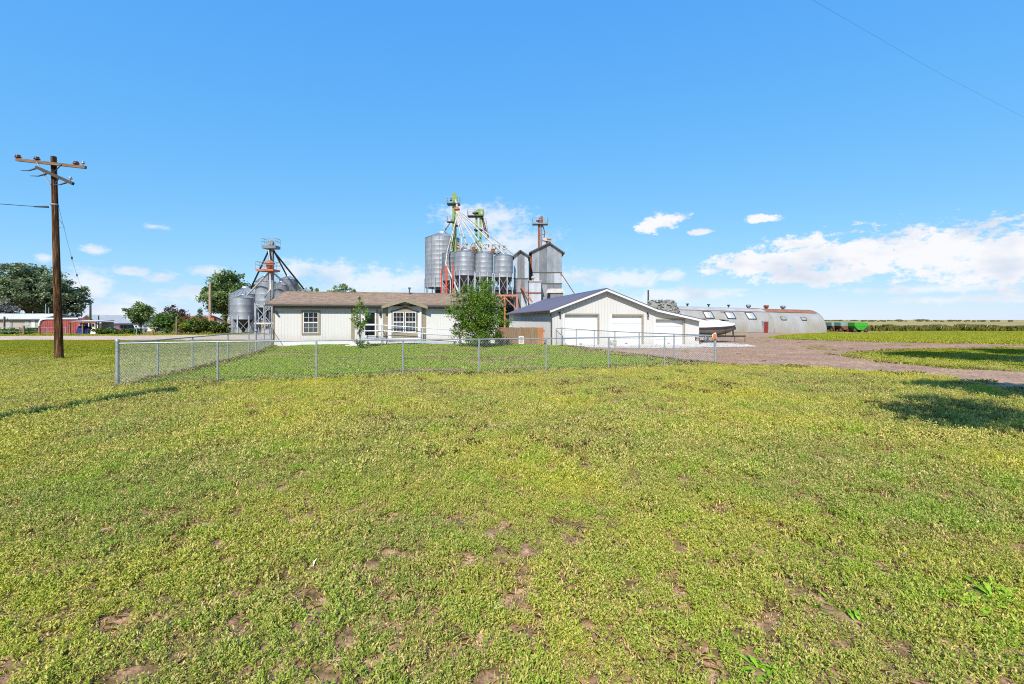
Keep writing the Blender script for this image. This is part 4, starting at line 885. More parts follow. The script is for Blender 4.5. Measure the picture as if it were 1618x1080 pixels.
def rightcomplex():
    B = 'hopper bins in the row above the house roof'
    bin_('largest tall galvanised bin, leftmost of the bins above the house roof', 699, 83, 27, 377, 455, 366, None, 0, 12, 'galv', None, 5)
    bin_('narrow grey hopper bin tucked against the tall bin behind the red columns', 714, 77, 15.5, 401, 444, 396, 463, 466, 6, 'galv_dull', B)
    bin_('taller grey hopper bin behind the left front hopper bin', 728, 79, 20, 396, 437, 389, 463, 466, 8, 'galv', B)
    bin_('left of the three front hopper bins, partly over the leafy tree', 734.7, 73, 16.3, 399, 436, 393.5, 461, 465, 8, 'galv', B)
    bin_('middle of the three front hopper bins above the leafy tree', 765.2, 73, 14.3, 401, 438, 396, 461, 465, 8, 'galv', B)
    bin_('right of the three front hopper bins beside the small gabled tower', 795.6, 73, 14.8, 404.5, 438.7, 399.5, 460, 464.5, 8, 'galv', B)
    # red steel frame that carries the hopper bins
    Y = 73; fr = empty('support_frame', (X_at(765, Y), Y, 0), 0, 'flaking red steel frame under the hopper bins', 'frame')
    x0, x1 = X_at(700, Y) - fr.location.x, X_at(818, Y) - fr.location.x; zt = Z_at(466, Y)
    for yy in (-1.7, 1.7): MB().box(x0, x1, yy - 0.12, yy + 0.12, zt - 0.28, zt).build('beam', M['red_pink'], fr)
    for i in range(9): xx = x0 + (x1 - x0) * i / 8; MB().box(xx - 0.1, xx + 0.1, -1.58, 1.58, zt - 0.2, zt - 0.02).build('joist', M['red_pink'], fr)
    nb = 6
    for i in range(nb + 1):
        xx = x0 + 0.12 + (x1 - x0 - 0.24) * i / nb
        for yy in (-1.7, 1.7): MB().box(xx - 0.12, xx + 0.12, yy - 0.1, yy + 0.1, 0, zt - 0.285).build('post', M['red_pink'] if i % 2 == 0 else M['orange'], fr)
        if i < nb:
            xb = x0 + 0.12 + (x1 - x0 - 0.24) * (i + 1) / nb
            a, b = ((xx, zt - 0.4), (xb, zt - 2.4)); a, b = (a, b) if i % 2 else ((xx, zt - 2.4), (xb, zt - 0.4))
            MB().bar((a[0], -1.72, a[1]), (b[0], -1.72, b[1]), 0.1, 0.12).build('brace', M['red_pink'], fr)
    for px, py, lb in ((697.3, 424, 'leftmost bright red column beside the tall bin'), (705.3, 420, 'thick bright red column in the middle of the three'), (715, 417, 'rightmost bright red column by the leafy tree')):
        x = X_at(px, 71); c = MB(); r_ = 0.08 if px != 705.3 else 0.13; c.box(-r_, r_, -0.12, -0.09, -0.2, Z_at(py, 71)); c.box(-r_, r_, 0.09, 0.12, -0.2, Z_at(py, 71)); c.box(-0.02, 0.02, -0.09, 0.09, -0.2, Z_at(py, 71))
        o = c.build('red_column', M['red_paint']); o.location = (x, 71, 0); tag(o, lb, 'column', 'red columns before the bins')
    Y = 86; sh = empty('dark_backdrop', (X_at(688, Y), Y, 0), 0, 'added dark block standing in for the shade beneath and behind the hopper bins', 'shed'); ws = X_at(842, Y) - X_at(688, Y)  # added dark block, stands in for shade and structures under the bins
    MB().box(0, ws, 0, 5, -0.2, Z_at(458, Y)).build('wall', M['hopper'], sh); MB().prism([(-0.3, Z_at(458, Y) + 0.003), (5.3, Z_at(458, Y) + 0.003), (2.5, Z_at(452, Y))], -0.3, ws + 0.3, 'x').build('roof', M['galv_dull'], sh)
    # catwalk with pale rails over the bins
    Y = 76; cw = empty('catwalk', (X_at(757, Y), Y, 0), 0, 'pale railed catwalk running over the hopper bin roofs', 'catwalk')
    x0, x1 = X_at(722, Y) - cw.location.x, X_at(800, Y) - cw.location.x
    for yy, zo in ((-0.6, 0), (0.6, 0.0)):
        for py, h in ((395.5, 0.1), (390, 0.09), (384.5, 0.09)):
            MB().bar((x0, yy, Z_at(py, Y)), (x1, yy, Z_at(py + 3.5, Y)), 0.09, h).build('rail', M['spout'], cw)
        n = 14
        for i in range(n + 1):
            t = i / n; x = x0 + (x1 - x0) * t; MB().bar((x, yy, Z_at(397 + 3.5 * t, Y)), (x, yy, Z_at(384 + 3.5 * t, Y)), 0.09, 0.09).build('rail_post', M['spout'] if i % 3 else M['rust'], cw)
    MB().add([(x0, -0.6, Z_at(397, Y)), (x1, -0.6, Z_at(400.5, Y)), (x1, 0.6, Z_at(400.5, Y)), (x0, 0.6, Z_at(397, Y)), (x0, -0.6, Z_at(398.5, Y)), (x1, -0.6, Z_at(402, Y)), (x1, 0.6, Z_at(402, Y)), (x0, 0.6, Z_at(398.5, Y))],
             [(0, 1, 2, 3), (7, 6, 5, 4), (0, 4, 5, 1), (1, 5, 6, 2), (2, 6, 7, 3), (3, 7, 4, 0)]).build('walkway', M['galv_dull'], cw)
    for k, (px, py) in enumerate(((741, 390), (748, 392), (773, 393), (779, 395))):
        c = pt(px, py, 74.6) - cw.location; MB().box(c.x - 0.28, c.x + 0.28, c.y - 0.3, c.y + 0.3, c.z - 0.45, c.z + 0.2).build('drive_box', M['rust'] if k % 2 else M['spout'], cw)
    sup = MB()
    for px in (724, 745, 772, 798): q_ = pt(px, 398, Y + 0.3) - cw.location; sup.box(q_.x - 0.08, q_.x + 0.08, q_.y - 0.08, q_.y + 0.08, 5, q_.z)
    sup.build('support', M['galv_dull'], cw)
    # green bucket elevator with distributor and spouts
    Y = 76.5; e = empty('bucket_elevator', (X_at(718, Y), Y, 0), 0, 'tall faded green bucket elevator with red distributor and fan of pale spouts', 'elevator'); E = e.location
    L_ = lambda px, py, yy=Y: pt(px, py, yy) - E
    for px in (716.3, 719.8): c = L_(px, 320); MB().box(c.x - 0.15, c.x + 0.15, -0.2, 0.2, 0, c.z).build('trunk', M['green_leg'], e)
    c = L_(718.5, 318); w = 0.42
    hd = MB(); hd.prism([(c.x - w, c.z - 0.3), (c.x + w, c.z - 0.3), (c.x + w, c.z + 0.9), (c.x + 0.25, c.z + 1.35), (c.x - 0.2, c.z + 1.35), (c.x - w, c.z + 1.0)], -0.35, 0.35); hd.build('head', M['green_leg'], e)
    mt = MB(); mt.tube([(c.x - 0.75, -0.1, c.z + 0.25), (c.x - 0.42, -0.1, c.z + 0.25)], 0.22, 10); mt.build('motor', M['hopper'], e)
    platform('platform', (c.x - 0.2, 0, Z_at(322, Y)), 2.1, 1.6, M['hopper'], e, 1.0)
    platform('platform', (L_(716, 350).x - 0.4, 0, Z_at(350, Y)), 1.2, 1.0, M['hopper'], e, 0.9)
    platform('platform', (L_(722, 356).x, 0, Z_at(356, Y)), 1.0, 1.0, M['hopper'], e, 0.0)
    MB().tube([L_(719.5, 315, Y - 0.5), L_(722, 322, Y - 0.6), L_(722, 328, Y - 0.6)], 0.2, 8).build('discharge_chute', M['spout'], e)
    d0 = L_(722, 331, Y - 0.6)
    MB().lathe([(0.08, d0.z + 0.55), (0.2, d0.z + 0.5), (0.52, d0.z + 0.05), (0.5, d0.z - 0.05), (0.2, d0.z - 0.12)], 16, d0[:2]).build('distributor', M['orange'], e)
    tg = [[(700.7, 367, 83)], [(707.3, 397, 74.5), (704.2, 417, 73), (725, 462, 70.6)], [(712, 394, 76)], [(729, 379, 75), (731, 391, 74.5)], [(737, 385, 74.5)], [(758.5, 396, 73)], [(765, 392, 74)], [(794, 399, 73)], [(812, 402, 76)]]
    for k, tt in enumerate(tg):
        a = 2 * math.pi * k / len(tg); s = d0 + Vector((0.28 * math.cos(a), 0.15 * math.sin(a), -0.1))
        pp = [s] + [L_(*q) for q in tt]; MB().tube(pp, 0.105 if k != 1 else 0.13, 8).build('spout', M['spout'], e)
        j = pp[0].lerp(pp[1], 0.82); dd = (pp[1] - pp[0]).normalized()
        MB().tube([j - dd * 0.12, j + dd * 0.12], 0.15, 8).build('collar', M['galv_dull'] if k % 2 else M['rust'], e)
    # second green elevator: twin legs
    Y = 78; e = empty('bucket_elevator', (X_at(756, Y), Y, 0), 0, 'shorter twin leg green elevator with boxy yellow green head', 'elevator'); E = e.location
    L2 = lambda px, py, yy=Y: pt(px, py, yy) - E
    for px in (752.8, 759.2): c = L2(px, 342); MB().box(c.x - 0.17, c.x + 0.17, -0.2, 0.2, 0, c.z).build('trunk', M['green_leg'], e)
    c = L2(758, 341)
    MB().prism([(c.x - 0.95, c.z), (c.x + 0.72, c.z), (c.x + 0.72, c.z + 1.1), (c.x - 0.25, c.z + 1.15), (c.x - 0.6, c.z + 0.85), (c.x - 0.95, c.z + 0.7)], -0.4, 0.4).build('head', M['green_leg'], e)
    MB().tube([(c.x - 1.2, -0.45, c.z + 0.35), (c.x - 0.2, -0.45, c.z + 0.45)], 0.17, 8).build('motor', M['hopper'], e)
    MB().box(c.x + 0.2, c.x + 0.5, -0.43, -0.401, c.z + 0.3, c.z + 0.8).build('access_cover', M['spout'], e)
    platform('platform', (c.x - 0.75, 0, c.z - 0.02), 2.6, 1.5, M['hopper'], e, 0.95)
    platform('platform', (L2(758, 362).x, 0, Z_at(362, Y)), 1.9, 1.1, M['hopper'], e, 0.0, t=0.2)
    for a, b, m in (((763, 344), (772, 377), 'rust'), ((761.5, 344), (768.5, 377), 'hopper')):
        MB().tube([L2(*a), L2(*b)], 0.11, 6).build('spout', M[m], e)
    MB().tube([L2(761, 364), L2(791, 398, 74)], 0.13, 8).build('spout', M['spout'], e)
    l = MB(); a, b = L2(766, 345), L2(771, 378)
    for s in (-0.2, 0.2): l.tube([a + Vector((s, -.3, 0)), b + Vector((s, -.3, 0))], 0.03, 4)
    for i in range(12): q_ = a.lerp(b, i / 12); l.tube([q_ + Vector((-.2, -.3, 0)), q_ + Vector((.2, -.3, 0))], 0.02, 4)
    l.build('ladder', M['rust'], e)
rightcomplex()

def gable_tower(name, label, px0, px1, Y, depth, py_eave, py_peak, levels, peak_px=None, yaw=0.0, oh=0.35, sheets=4, seed=1, zb=0.0, ohl=None):
    """corrugated iron tower with a gable to the front; each face sheet is a part"""
    x0 = X_at(px0, Y); wid = X_at(px1, Y) - x0
    o = empty(name, (x0, Y, 0), yaw, label, 'grain elevator'); rnd = random.Random(seed)
    ze, zp = Z_at(py_eave, Y), Z_at(py_peak, Y); xp = wid / 2 if peak_px is None else X_at(peak_px, Y) - x0
    top = lambda x: ze + (zp - ze) * (x / xp if x <= xp else (wid - x) / (wid - xp))
    core = MB(); core.add([(0.01, 0.02, zb), (wid - 0.01, 0.02, zb), (wid - 0.01, 0.02, ze - 0.02), (xp, 0.02, zp - 0.02), (0.01, 0.02, ze - 0.02),
                           (0.01, depth, zb), (wid - 0.01, depth, zb), (wid - 0.01, depth, ze - 0.02), (xp, depth, zp - 0.02), (0.01, depth, ze - 0.02)],
                          [(0, 1, 2, 3, 4), (9, 8, 7, 6, 5), (0, 5, 6, 1), (1, 6, 7, 2), (2, 7, 8, 3), (3, 8, 9, 4), (4, 9, 5, 0)]); core.build('wall', M['galv_dull'], o)
    zs = [zb] + levels + [None]
    for li in range(len(zs) - 1):
        za = zs[li] + 0.02; n = sheets
        for i in range(n):
            a = wid * i / n + 0.004; b = wid * (i + 1) / n - 0.004
            m = M[rnd.choice(['galv_dull', 'galv_dull', 'galv', 'galv', 'galv_bright'])]
            zt = (lambda x: zs[li + 1] - 0.02) if zs[li + 1] else top
            s = MB(); off = rnd.uniform(-0.012, 0.0) - 0.01; k = max(3, int((b - a) / 0.16)); xs = sorted(set([a + (b - a) * q / (2 * k) for q in range(2 * k + 1)] + ([xp] if a < xp < b else [])))
            vs = []
            for qi, x in enumerate(xs): vs += [(x, off - (0.03 if qi % 2 else 0.0), za), (x, off - (0.03 if qi % 2 else 0.0), zt(x))]
            s.add(vs, [(2 * q, 2 * q + 2, 2 * q + 3, 2 * q + 1) for q in range(len(xs) - 1)]); s.build('metal_sheet', m, o, fix=False)
    for z in levels: MB().box(-0.08, wid + 0.08, -0.12, 0.0, z - 0.08, z + 0.05).build('ledge', M['dark_roof'], o)
    for s in (-1, 1):
        xe = -oh if s < 0 else wid + oh; sl_ = (zp - ze) / (xp if s < 0 else wid - xp); z_e = ze + 0.06 - oh * sl_
        r = MB(); q = [(xe, -0.4, z_e), (xp, -0.4, zp + 0.06), (xp, depth + 0.4, zp + 0.06), (xe, depth + 0.4, z_e)]
        r.add(q + [(a, b, c + 0.1) for a, b, c in q], [(3, 2, 1, 0), (4, 5, 6, 7), (0, 1, 5, 4), (1, 2, 6, 5), (2, 3, 7, 6), (3, 0, 4, 7)])
        rr = r.build('roof', M['galv_dull'], o)
        MB().bar((xe, -0.42, z_e + 0.03), (xp, -0.42, zp + 0.09), 0.05, 0.2).build('bargeboard', M['dark_roof'], rr)
    return o, wid
def towers():
    Y = 78; o, w = gable_tower('elevator_tower', 'tall corrugated grain elevator tower with gable roof above the garage', 840.5, 887.5, Y, 6.5, 398, 384.5, [Z_at(447.5, Y), Z_at(430, Y)], 868, 0.0, 0.5, 4, 8)
    awn = MB(); z0, z1 = Z_at(455.5, Y), Z_at(462, Y); xa, xb = X_at(866, Y) - o.location.x, X_at(890, Y) - o.location.x
    awn.add([(xa, 0, z0), (xb, 0, z0), (xb + 0.15, -1.1, z1), (xa - 0.4, -1.1, z1), (xa, 0, z0 - 0.12), (xb, 0, z0 - 0.12), (xb + 0.15, -1.1, z1 - 0.12), (xa - 0.4, -1.1, z1 - 0.12)], [(0, 1, 2, 3), (7, 6, 5, 4), (3, 2, 6, 7), (0, 3, 7, 4), (1, 5, 6, 2)])
    awn.build('awning', M['spout'], o)
    MB().box(xa + 0.3, xb - 0.1, -0.9, -0.02, 0, z1 - 0.1).build('lean_to', M['galv_dull'], o)
    MB().box(-0.35, 0.02, 0.3, 5.5, 6, Z_at(403, Y)).build('side_duct', M['rust'], o)
    # spout down to the right
    MB().tube([pt(885.5, 430, Y - 0.3) - o.location, pt(908.5, 465, Y - 1.5) - o.location, pt(915, 500, Y - 1.5) - o.location], 0.08, 8).build('spout', M['rust'], o)
    Y = 75; o, w = gable_tower('elevator_tower', 'small gabled corrugated tower between the hopper bins and tall tower', 812, 834.5, Y, 4.5, 405, 396.5, [Z_at(462, Y), Z_at(439.5, Y)], 822, 0.0, 0.4, 4, 3)
    br = MB(); br.bar(pt(822, 451, Y - 0.5) - o.location, pt(841, 477, Y - 1.4) - o.location, 0.2, 0.2); br.build('prop', M['orange'], o)
    MB().bar(pt(823.5, 456, Y - 0.35) - o.location, pt(832, 479, Y - 0.9) - o.location, 0.15, 0.15).build('prop', M['dark'], o)
    Y = 75.5; x0, x1 = X_at(835.5, Y), X_at(855, Y); zt = Z_at(444.5, Y)
    o = empty('elevator_annex', (x0, Y, 0), 0, 'bright flat roofed steel annex at the foot of the tall tower', 'annex')
    MB().box(0, x1 - x0, 0, 2.45, 0, zt).build('wall', M['galv_bright'], o)
    MB().box(-0.15, x1 - x0 + 0.15, -0.2, 2.45, zt + 0.002, zt + 0.14).build('roof', M['spout'], o)
    rb = MB(); x = 0.1
    while x < x1 - x0: rb.prism([(x - 0.03, 0), (x + 0.03, 0), (x, -0.035)], 0, zt - 0.02, 'z'); x += 0.2
    rb.build('ribs', M['galv_bright'], o)
    MB().box(-0.02, x1 - x0 + 0.02, -0.08, -0.036, Z_at(463.5, Y), Z_at(461.5, Y)).build('ledge', M['rust'], o)
    c = pt(842, 440, Y + 1) - o.location; v = MB(); v.lathe([(0.16, zt + 0.1), (0.16, zt + 0.6), (0.32, zt + 0.62), (0.3, zt + 0.85), (0.1, zt + 1.0), (0.001, zt + 1.0)], 14, (c.x, 1.0)); v.build('roof_vent', M['spout'], o)
    # rusty elevator leg through the tall tower's roof
    Y = 80; e = empty('bucket_elevator', (X_at(853, Y), Y, 0), 0, 'rusty bucket elevator leg standing on the tall tower', 'elevator'); E = e.location
    L = lambda px, py, yy=Y: pt(px, py, yy) - E
    for px, m in ((851.6, 'rust'), (855.3, 'galv_dull')):
        c = L(px, 352); MB().box(c.x - 0.16, c.x + 0.16, -0.2, 0.2, 0, c.z + 0.3).build('trunk', M[m], e)
    c = L(854, 352); MB().prism([(c.x - 0.25, c.z), (c.x + 0.4, c.z), (c.x + 0.48, c.z + 0.7), (c.x + 0.3, c.z + 1.15), (c.x - 0.15, c.z + 1.05), (c.x - 0.3, c.z + 0.6)], -0.3, 0.3).build('head', M['rust'], e)
    MB().tube([(c.x - 0.75, -0.2, c.z + 0.3), (c.x - 0.2, -0.2, c.z + 0.35)], 0.14, 8).build('motor', M['hopper'], e)
    platform('platform', (c.x - 0.05, 0, c.z - 0.1), 2.7, 1.5, M['galv_dull'], e, 0.9, t=0.2)
    MB().tube([L(857.5, 356), L(861, 367), L(859, 378)], 0.1, 6).build('spout', M['rust'], e)
    MB().tube([L(850, 373), L(861.5, 369)], 0.06, 6).build('stay', M['hopper'], e)
    c = L(864, 381, 79); b = MB(); b.prism([(c.x - 0.75, c.z + 0.1), (c.x + 0.75, c.z - 0.15), (c.x + 0.75, c.z + 0.55), (c.x - 0.75, c.z + 0.45)], c.y - 0.5, c.y + 0.5); b.build('transfer_box', M['spout'], e)
    MB().box(c.x + 0.0, c.x + 0.75, c.y - 0.53, c.y - 0.501, c.z + 0.1, c.z + 0.4).build('box_panel', M['rust'], e)
    st = MB(); st.box(c.x - 0.15, c.x + 0.15, c.y - 0.2, c.y + 0.2, c.z - 1.2, c.z); st.build('box_support', M['rust'], e)
towers()

def leftcomplex():
    B = 'grain bins left of the house'
    bin_('wide flat bottomed grey bin furthest left, with ladder', 388, 66, 21.5, 465, 527, 452.5, None, None, 0, 'galv', B, 0, True, True)
    bin_('small grey hopper bin on legs in front of the wide bin', 384.5, 60, 14.4, 470.5, 504.5, 465, 522, 0, 6, 'galv', B)
    bin_('tall grey hopper bin behind the steel frame at the house end', 420, 64, 14.5, 445, 486, 433.5, 508, 0, 8, 'galv', B)
    bin_('round topped grey bin just behind the house roof ridge', 456, 70, 13.5, 441.5, 520, 435, None, None, 0, 'galv_dull', B, 0, False, True)
    bin_('low grey bin whose cone roof peeps over the house ridge', 481, 66, 14.5, 463, 520, 453.5, None, None, 0, 'galv', B, 0, False, True)
    bin_('dark shaded bin between the leg tower and the ridge', 445, 64, 11, 450, 520, 444, None, None, 0, 'galv_dull', B, 0, False, True)
    Y = 58; e = empty('bucket_elevator', (X_at(428.5, Y), Y, 0), 0, 'steel bucket elevator with orange distributor, left of the house roof', 'elevator'); E = e.location
    L = lambda px, py, yy=Y: pt(px, py, yy) - E
    for px in (426.6, 430.6): c = L(px, 392); MB().box(c.x - 0.12, c.x + 0.12, -0.17, 0.17, 0, c.z).build('trunk', M['galv_dull'], e)
    for k in range(14):
        z = 3 + k * 0.62; MB().box(L(426.6, 400).x, L(430.6, 400).x, -0.21, -0.171, z, z + 0.06).build('cross_strut', M['galv_dull'], e)
    platform('platform', (L(428.5, 393).x, 0, Z_at(388.5, Y)), 1.75, 1.2, M['galv_dull'], e, 0.9, t=0.36)
    c = L(428, 387); MB().prism([(c.x - 0.3, c.z), (c.x + 0.3, c.z), (c.x + 0.36, c.z + 0.35), (c.x + 0.1, c.z + 0.62), (c.x - 0.25, c.z + 0.5)], -0.25, 0.25).build('head', M['galv'], e)
    MB().tube([L(424.5, 394, Y - .3), L(425.5, 405, Y - .6), L(426.3, 411, Y - .8)], 0.1, 8).build('discharge_chute', M['galv'], e)
    d = L(426.3, 418, Y - 0.8)
    MB().lathe([(0.08, d.z + 0.58), (0.34, d.z + 0.5), (0.58, d.z + 0.22), (0.60, d.z + 0.10), (0.48, d.z + 0.06), (0.36, d.z - 0.42), (0.22, d.z - 0.55)], 18, d[:2]).build('distributor', M['orange'], e)
    platform('orange_platform', (L(426.7, 430).x, -0.5, Z_at(426.5, Y)), 2.2, 1.7, M['orange'], e, 0.95, t=0.22)
    for a, b, m in (((424, 397), (396.5, 455, 63), 'hopper'), ((433, 396), (453, 435, 69), 'hopper'), ((433.5, 398), (480, 456, 65), 'hopper'), ((424, 431), (390, 467, 60.2), 'spout'), ((432, 431), (474, 466, 62), 'spout')):
        MB().tube([L(*a), L(*b)], 0.11, 8).build('spout', M[m], e)
    MB().tube([L(427, 431, Y - .9), L(427, 456, Y - .9), L(418, 470, Y - 1)], 0.11, 8).build('spout', M['spout'], e)
    l = MB()
    for s in (-.2, .2): l.tube([(L(436, 400).x + s, -0.1, 2), (L(436, 400).x + s, -0.1, Z_at(430, Y))], 0.03, 4)
    for i in range(22): z = 2 + i * 0.28; l.tube([(L(436, 400).x - .2, -0.1, z), (L(436, 400).x + .2, -0.1, z)], 0.02, 4)
    l.build('ladder', M['steel_pipe'], e)
    # drive-under frame at the house end
    Y = 57; f = empty('support_frame', (X_at(416, Y), Y, 0), 0, 'pale steel drive under frame beside the house corner', 'frame'); E = f.location
    L = lambda px, py, yy=Y: pt(px, py, yy) - E
    xa, xb = L(404, 500).x, L(430, 500).x; zb, zt = Z_at(510.5, Y), Z_at(482, Y)
    for yy in (0, 2.2):
        for x in (xa, xb): MB().box(x - 0.09, x + 0.09, yy - 0.09, yy + 0.09, 0, zt).build('post', M['galv'], f)
        MB().box(xa - 0.15, xb + 0.15, yy - 0.125, yy + 0.125, zb - 0.1, zb + 0.1).build('beam', M['spout'], f)
        MB().box(xa, xb, yy - 0.08, yy + 0.08, zt, zt + 0.14).build('beam', M['galv'], f)
        MB().bar((xa, yy - 0.13, zb), (xb, yy - 0.13, zt), 0.08, 0.08).build('brace', M['galv'], f); MB().bar((xb, yy - 0.17, zb), (xa, yy - 0.17, zt), 0.08, 0.08).build('brace', M['galv'], f)
        xm = (xa + xb) / 2; MB().box(xm - 0.06, xm + 0.06, yy - 0.06, yy + 0.06, zb, zt).build('post', M['galv'], f)
    MB().bar((L(424, 522).x, 0.4, 0.35), (L(412, 522).x, 0.4, 0.5), 0.5, 0.5).build('conveyor_boot', M['spout'], f)
    # auger tube pointing down towards the bins
    a = pt(337, 506, 60); b = pt(366, 518, 61); o = empty('grain_auger', (a.x, a.y, 0), 0, 'pale grain auger tube with red motor beside the hedge', 'auger')
    MB().tube([(0, 0, a.z), (b.x - a.x, b.y - a.y, b.z)], 0.13, 8).build('tube', M['spout'], o); MB().box(-0.3, 0.25, -0.25, 0.25, a.z - 0.1, a.z + 0.35).build('motor', M['orange'], o)
    for x in (0.35, 1.8): MB().tube([(x, 0, 0), (x, 0, a.z - x * 0.35)], 0.04, 6).build('leg', M['galv'], o)
leftcomplex()

# ------------------------------------------------------------------ quonset building
def quonset():
    ang = math.atan2(0.24, 0.97); X1, Y1 = 66.4, 96.0; ux, uy = math.cos(ang), math.sin(ang)
    Lq = 40.0; x0, y0 = X1 - ux * Lq, Y1 - uy * Lq; zb = -0.32; H = 5.0; Wd = 4.9
    o = empty('quonset_hut', (x0, y0, zb), ang, 'long weathered steel quonset hut with rust streaked ridge', 'quonset hut')
    o.rotation_euler = (0, math.atan2(0.68, Lq), ang)
    def arc(t):   # t 0..1 from front foot over the ridge to the back foot; slightly tall arch
        a = math.pi * t; return (Wd - Wd * math.cos(a), H * math.sin(a) ** 0.92 if 0 < t < 1 else 0.0)
    def shell(nm, xa, xb, t0, t1, mat, off, rib=0.55, nseg=18, cutouts=()):
        m = MB(); nx = max(2, int((xb - xa) / rib) * 2); ts = [t0 + (t1 - t0) * i / nseg for i in range(nseg + 1)]; vs = []
        for i in range(nx + 1):
            x = xa + (xb - xa) * i / nx; e = off + (0.022 if i % 2 else 0)
            for t in ts:
                y, z = arc(t); s = 1 + e / H; vs.append((x, Wd + (y - Wd) * s, z * s))
        n = nseg + 1
        m.add(vs, [(i * n + j, (i + 1) * n + j, (i + 1) * n + j + 1, i * n + j + 1) for i in range(nx) for j in range(nseg)], False)
        return m.build(nm, mat, o, fix=False)
    xs = Lq * 0.665
    shell('front_shell', 0, xs, 0, 0.32, M['quonset'], 0.06); shell('back_shell', 0, xs, 0.62, 1.0, M['quonset'], 0.06, nseg=10)
    shell('ridge_sheet', 0, xs, 0.315, 0.63, M['quonset_cap'], 0.11, nseg=8)
    shell('front_shell', xs + 0.05, Lq, 0, 0.325, M['quonset'], 0.0); shell('back_shell', xs + 0.05, Lq, 0.62, 1.0, M['quonset'], 0.0, nseg=10)
    shell('ridge_sheet', xs + 0.05, Lq, 0.32, 0.63, M['quonset_rust'], 0.05, nseg=8)
    # rust patches: single replaced sheets
    for xa, xb, t0, t1 in ((0.3, 5.2, 0.285, 0.312), (5.5, xs, 0.302, 0.314), (15.2, 18.2, 0.272, 0.288), (xs - 3.2, xs, 0.40, 0.45), (xs + 0.5, Lq - 0.4, 0.308, 0.32)):
        shell('rust_sheet', xa, xb, t0, t1, M['quonset_rust'], 0.125, nseg=3)
    for xe in (0, Lq):
        m = MB(); pts = [(xe, *arc(i / 30)) for i in range(31)]; m.add(pts, [tuple(range(31))]); m.build('end_wall', M['quonset'], o)
        MB().tube([(xe, *arc(i / 30)) for i in range(31)], 0.09, 6).build('end_trim', M['galv_dull'], o)
    MB().tube([(xs, *arc(i / 60)) for i in range(31)], 0.11, 6).build('joint_trim', M['galv_dull'], o)
    def onarc(t, off):
        y, z = arc(t); s = 1 + off / H; return Vector((0, Wd + (y - Wd) * s, z * s))
    def px_len(px):  # distance along the hut at its front for a photo column
        k = (px - CX) / F; return (k * y0 - x0) / (ux - uy * k)
    for i, px in enumerate((1122.5, 1157, 1189.5, 1240, 1272)):
        x = px_len(px + 5) - 0.4; a = onarc(0.165, 0.10); b = onarc(0.275, 0.10); hw = 0.95 if i < 3 else 0.6
        p = MB(); n = (b - a).normalized().cross(Vector((1, 0, 0))).normalized()
        n = n if n.y < 0 else -n
        q = [Vector((x - hw, 0, 0)) + a, Vector((x + hw, 0, 0)) + a, Vector((x + hw, 0, 0)) + b, Vector((x - hw, 0, 0)) + b]
        if i >= 3: q[2], q[3] = q[1].lerp(q[2], 0.45), q[0].lerp(q[3], 0.45)
        fr = MB()
        for u in range(4): fr.bar(q[u] + n * 0.06, q[(u + 1) % 4] + n * 0.06, 0.14, 0.14, n)
        w = fr.build('skylight', M['hopper'] if i < 3 else M['galv_dull'], o)
        for c in range(2):
            e0, e1 = q[0].lerp(q[1], c / 2), q[0].lerp(q[1], (c + 1) / 2); f0, f1 = q[3].lerp(q[2], c / 2), q[3].lerp(q[2], (c + 1) / 2)
            MB().quad(e0 + n * 0.07, e1 + n * 0.07, f1 + n * 0.07, f0 + n * 0.07).build('pane', (M['white_metal'] if c == 0 else M['galv_bright']) if i < 3 else M['quonset'], w)
    # recessed maroon door in a box frame
    x = px_len(1209); MB().box(x - 0.48, x + 0.48, -0.16, 0.9, 0.02, 2.15).build('door', M['maroon'], o)
    fr = MB(); fr.box(x - 0.62, x - 0.482, -0.2, 0.95, 0, 2.3); fr.box(x + 0.482, x + 0.62, -0.2, 0.95, 0, 2.3); fr.box(x - 0.48, x + 0.48, -0.2, 0.95, 2.152, 2.3); fr.build('door_frame', M['galv'], o)
    MB().box(x + 0.3, x + 0.38, -0.22, -0.161, 0.95, 1.1).build('handle', M['dark'], o)
    MB().box(px_len(1112.5) - 0.2, px_len(1112.5) + 0.2, -0.15, 0.5, 1.3, 2.6).build('meter_box', M['dark'], o)
    for px, big in ((1085.5, 0), (1119, 0), (1150.5, 0), (1182, 1), (1210, 1), (1236.5, 1)):
        k = (px - CX) / F; yy = y0 + ux * Wd; xx = x0 - uy * Wd; x = (k * yy - xx) / (ux - uy * k); zt = H + 0.1
        v = MB()
        if big: v.lathe([(0.3, zt - 0.1), (0.3, zt + 0.2), (0.5, zt + 0.24), (0.5, zt + 0.68), (0.4, zt + 0.74), (0.001, zt + 0.76)], 16, (x, Wd))
        else: v.lathe([(0.15, zt - 0.1), (0.15, zt + 0.32), (0.32, zt + 0.45), (0.32, zt + 0.6), (0.2, zt + 0.56), (0.001, zt + 0.52)], 14, (x, Wd))
        v.build('roof_vent', M['hopper'] if not big else (M['rust'] if px == 1210 else M['galv_dull']), o)
quonset()

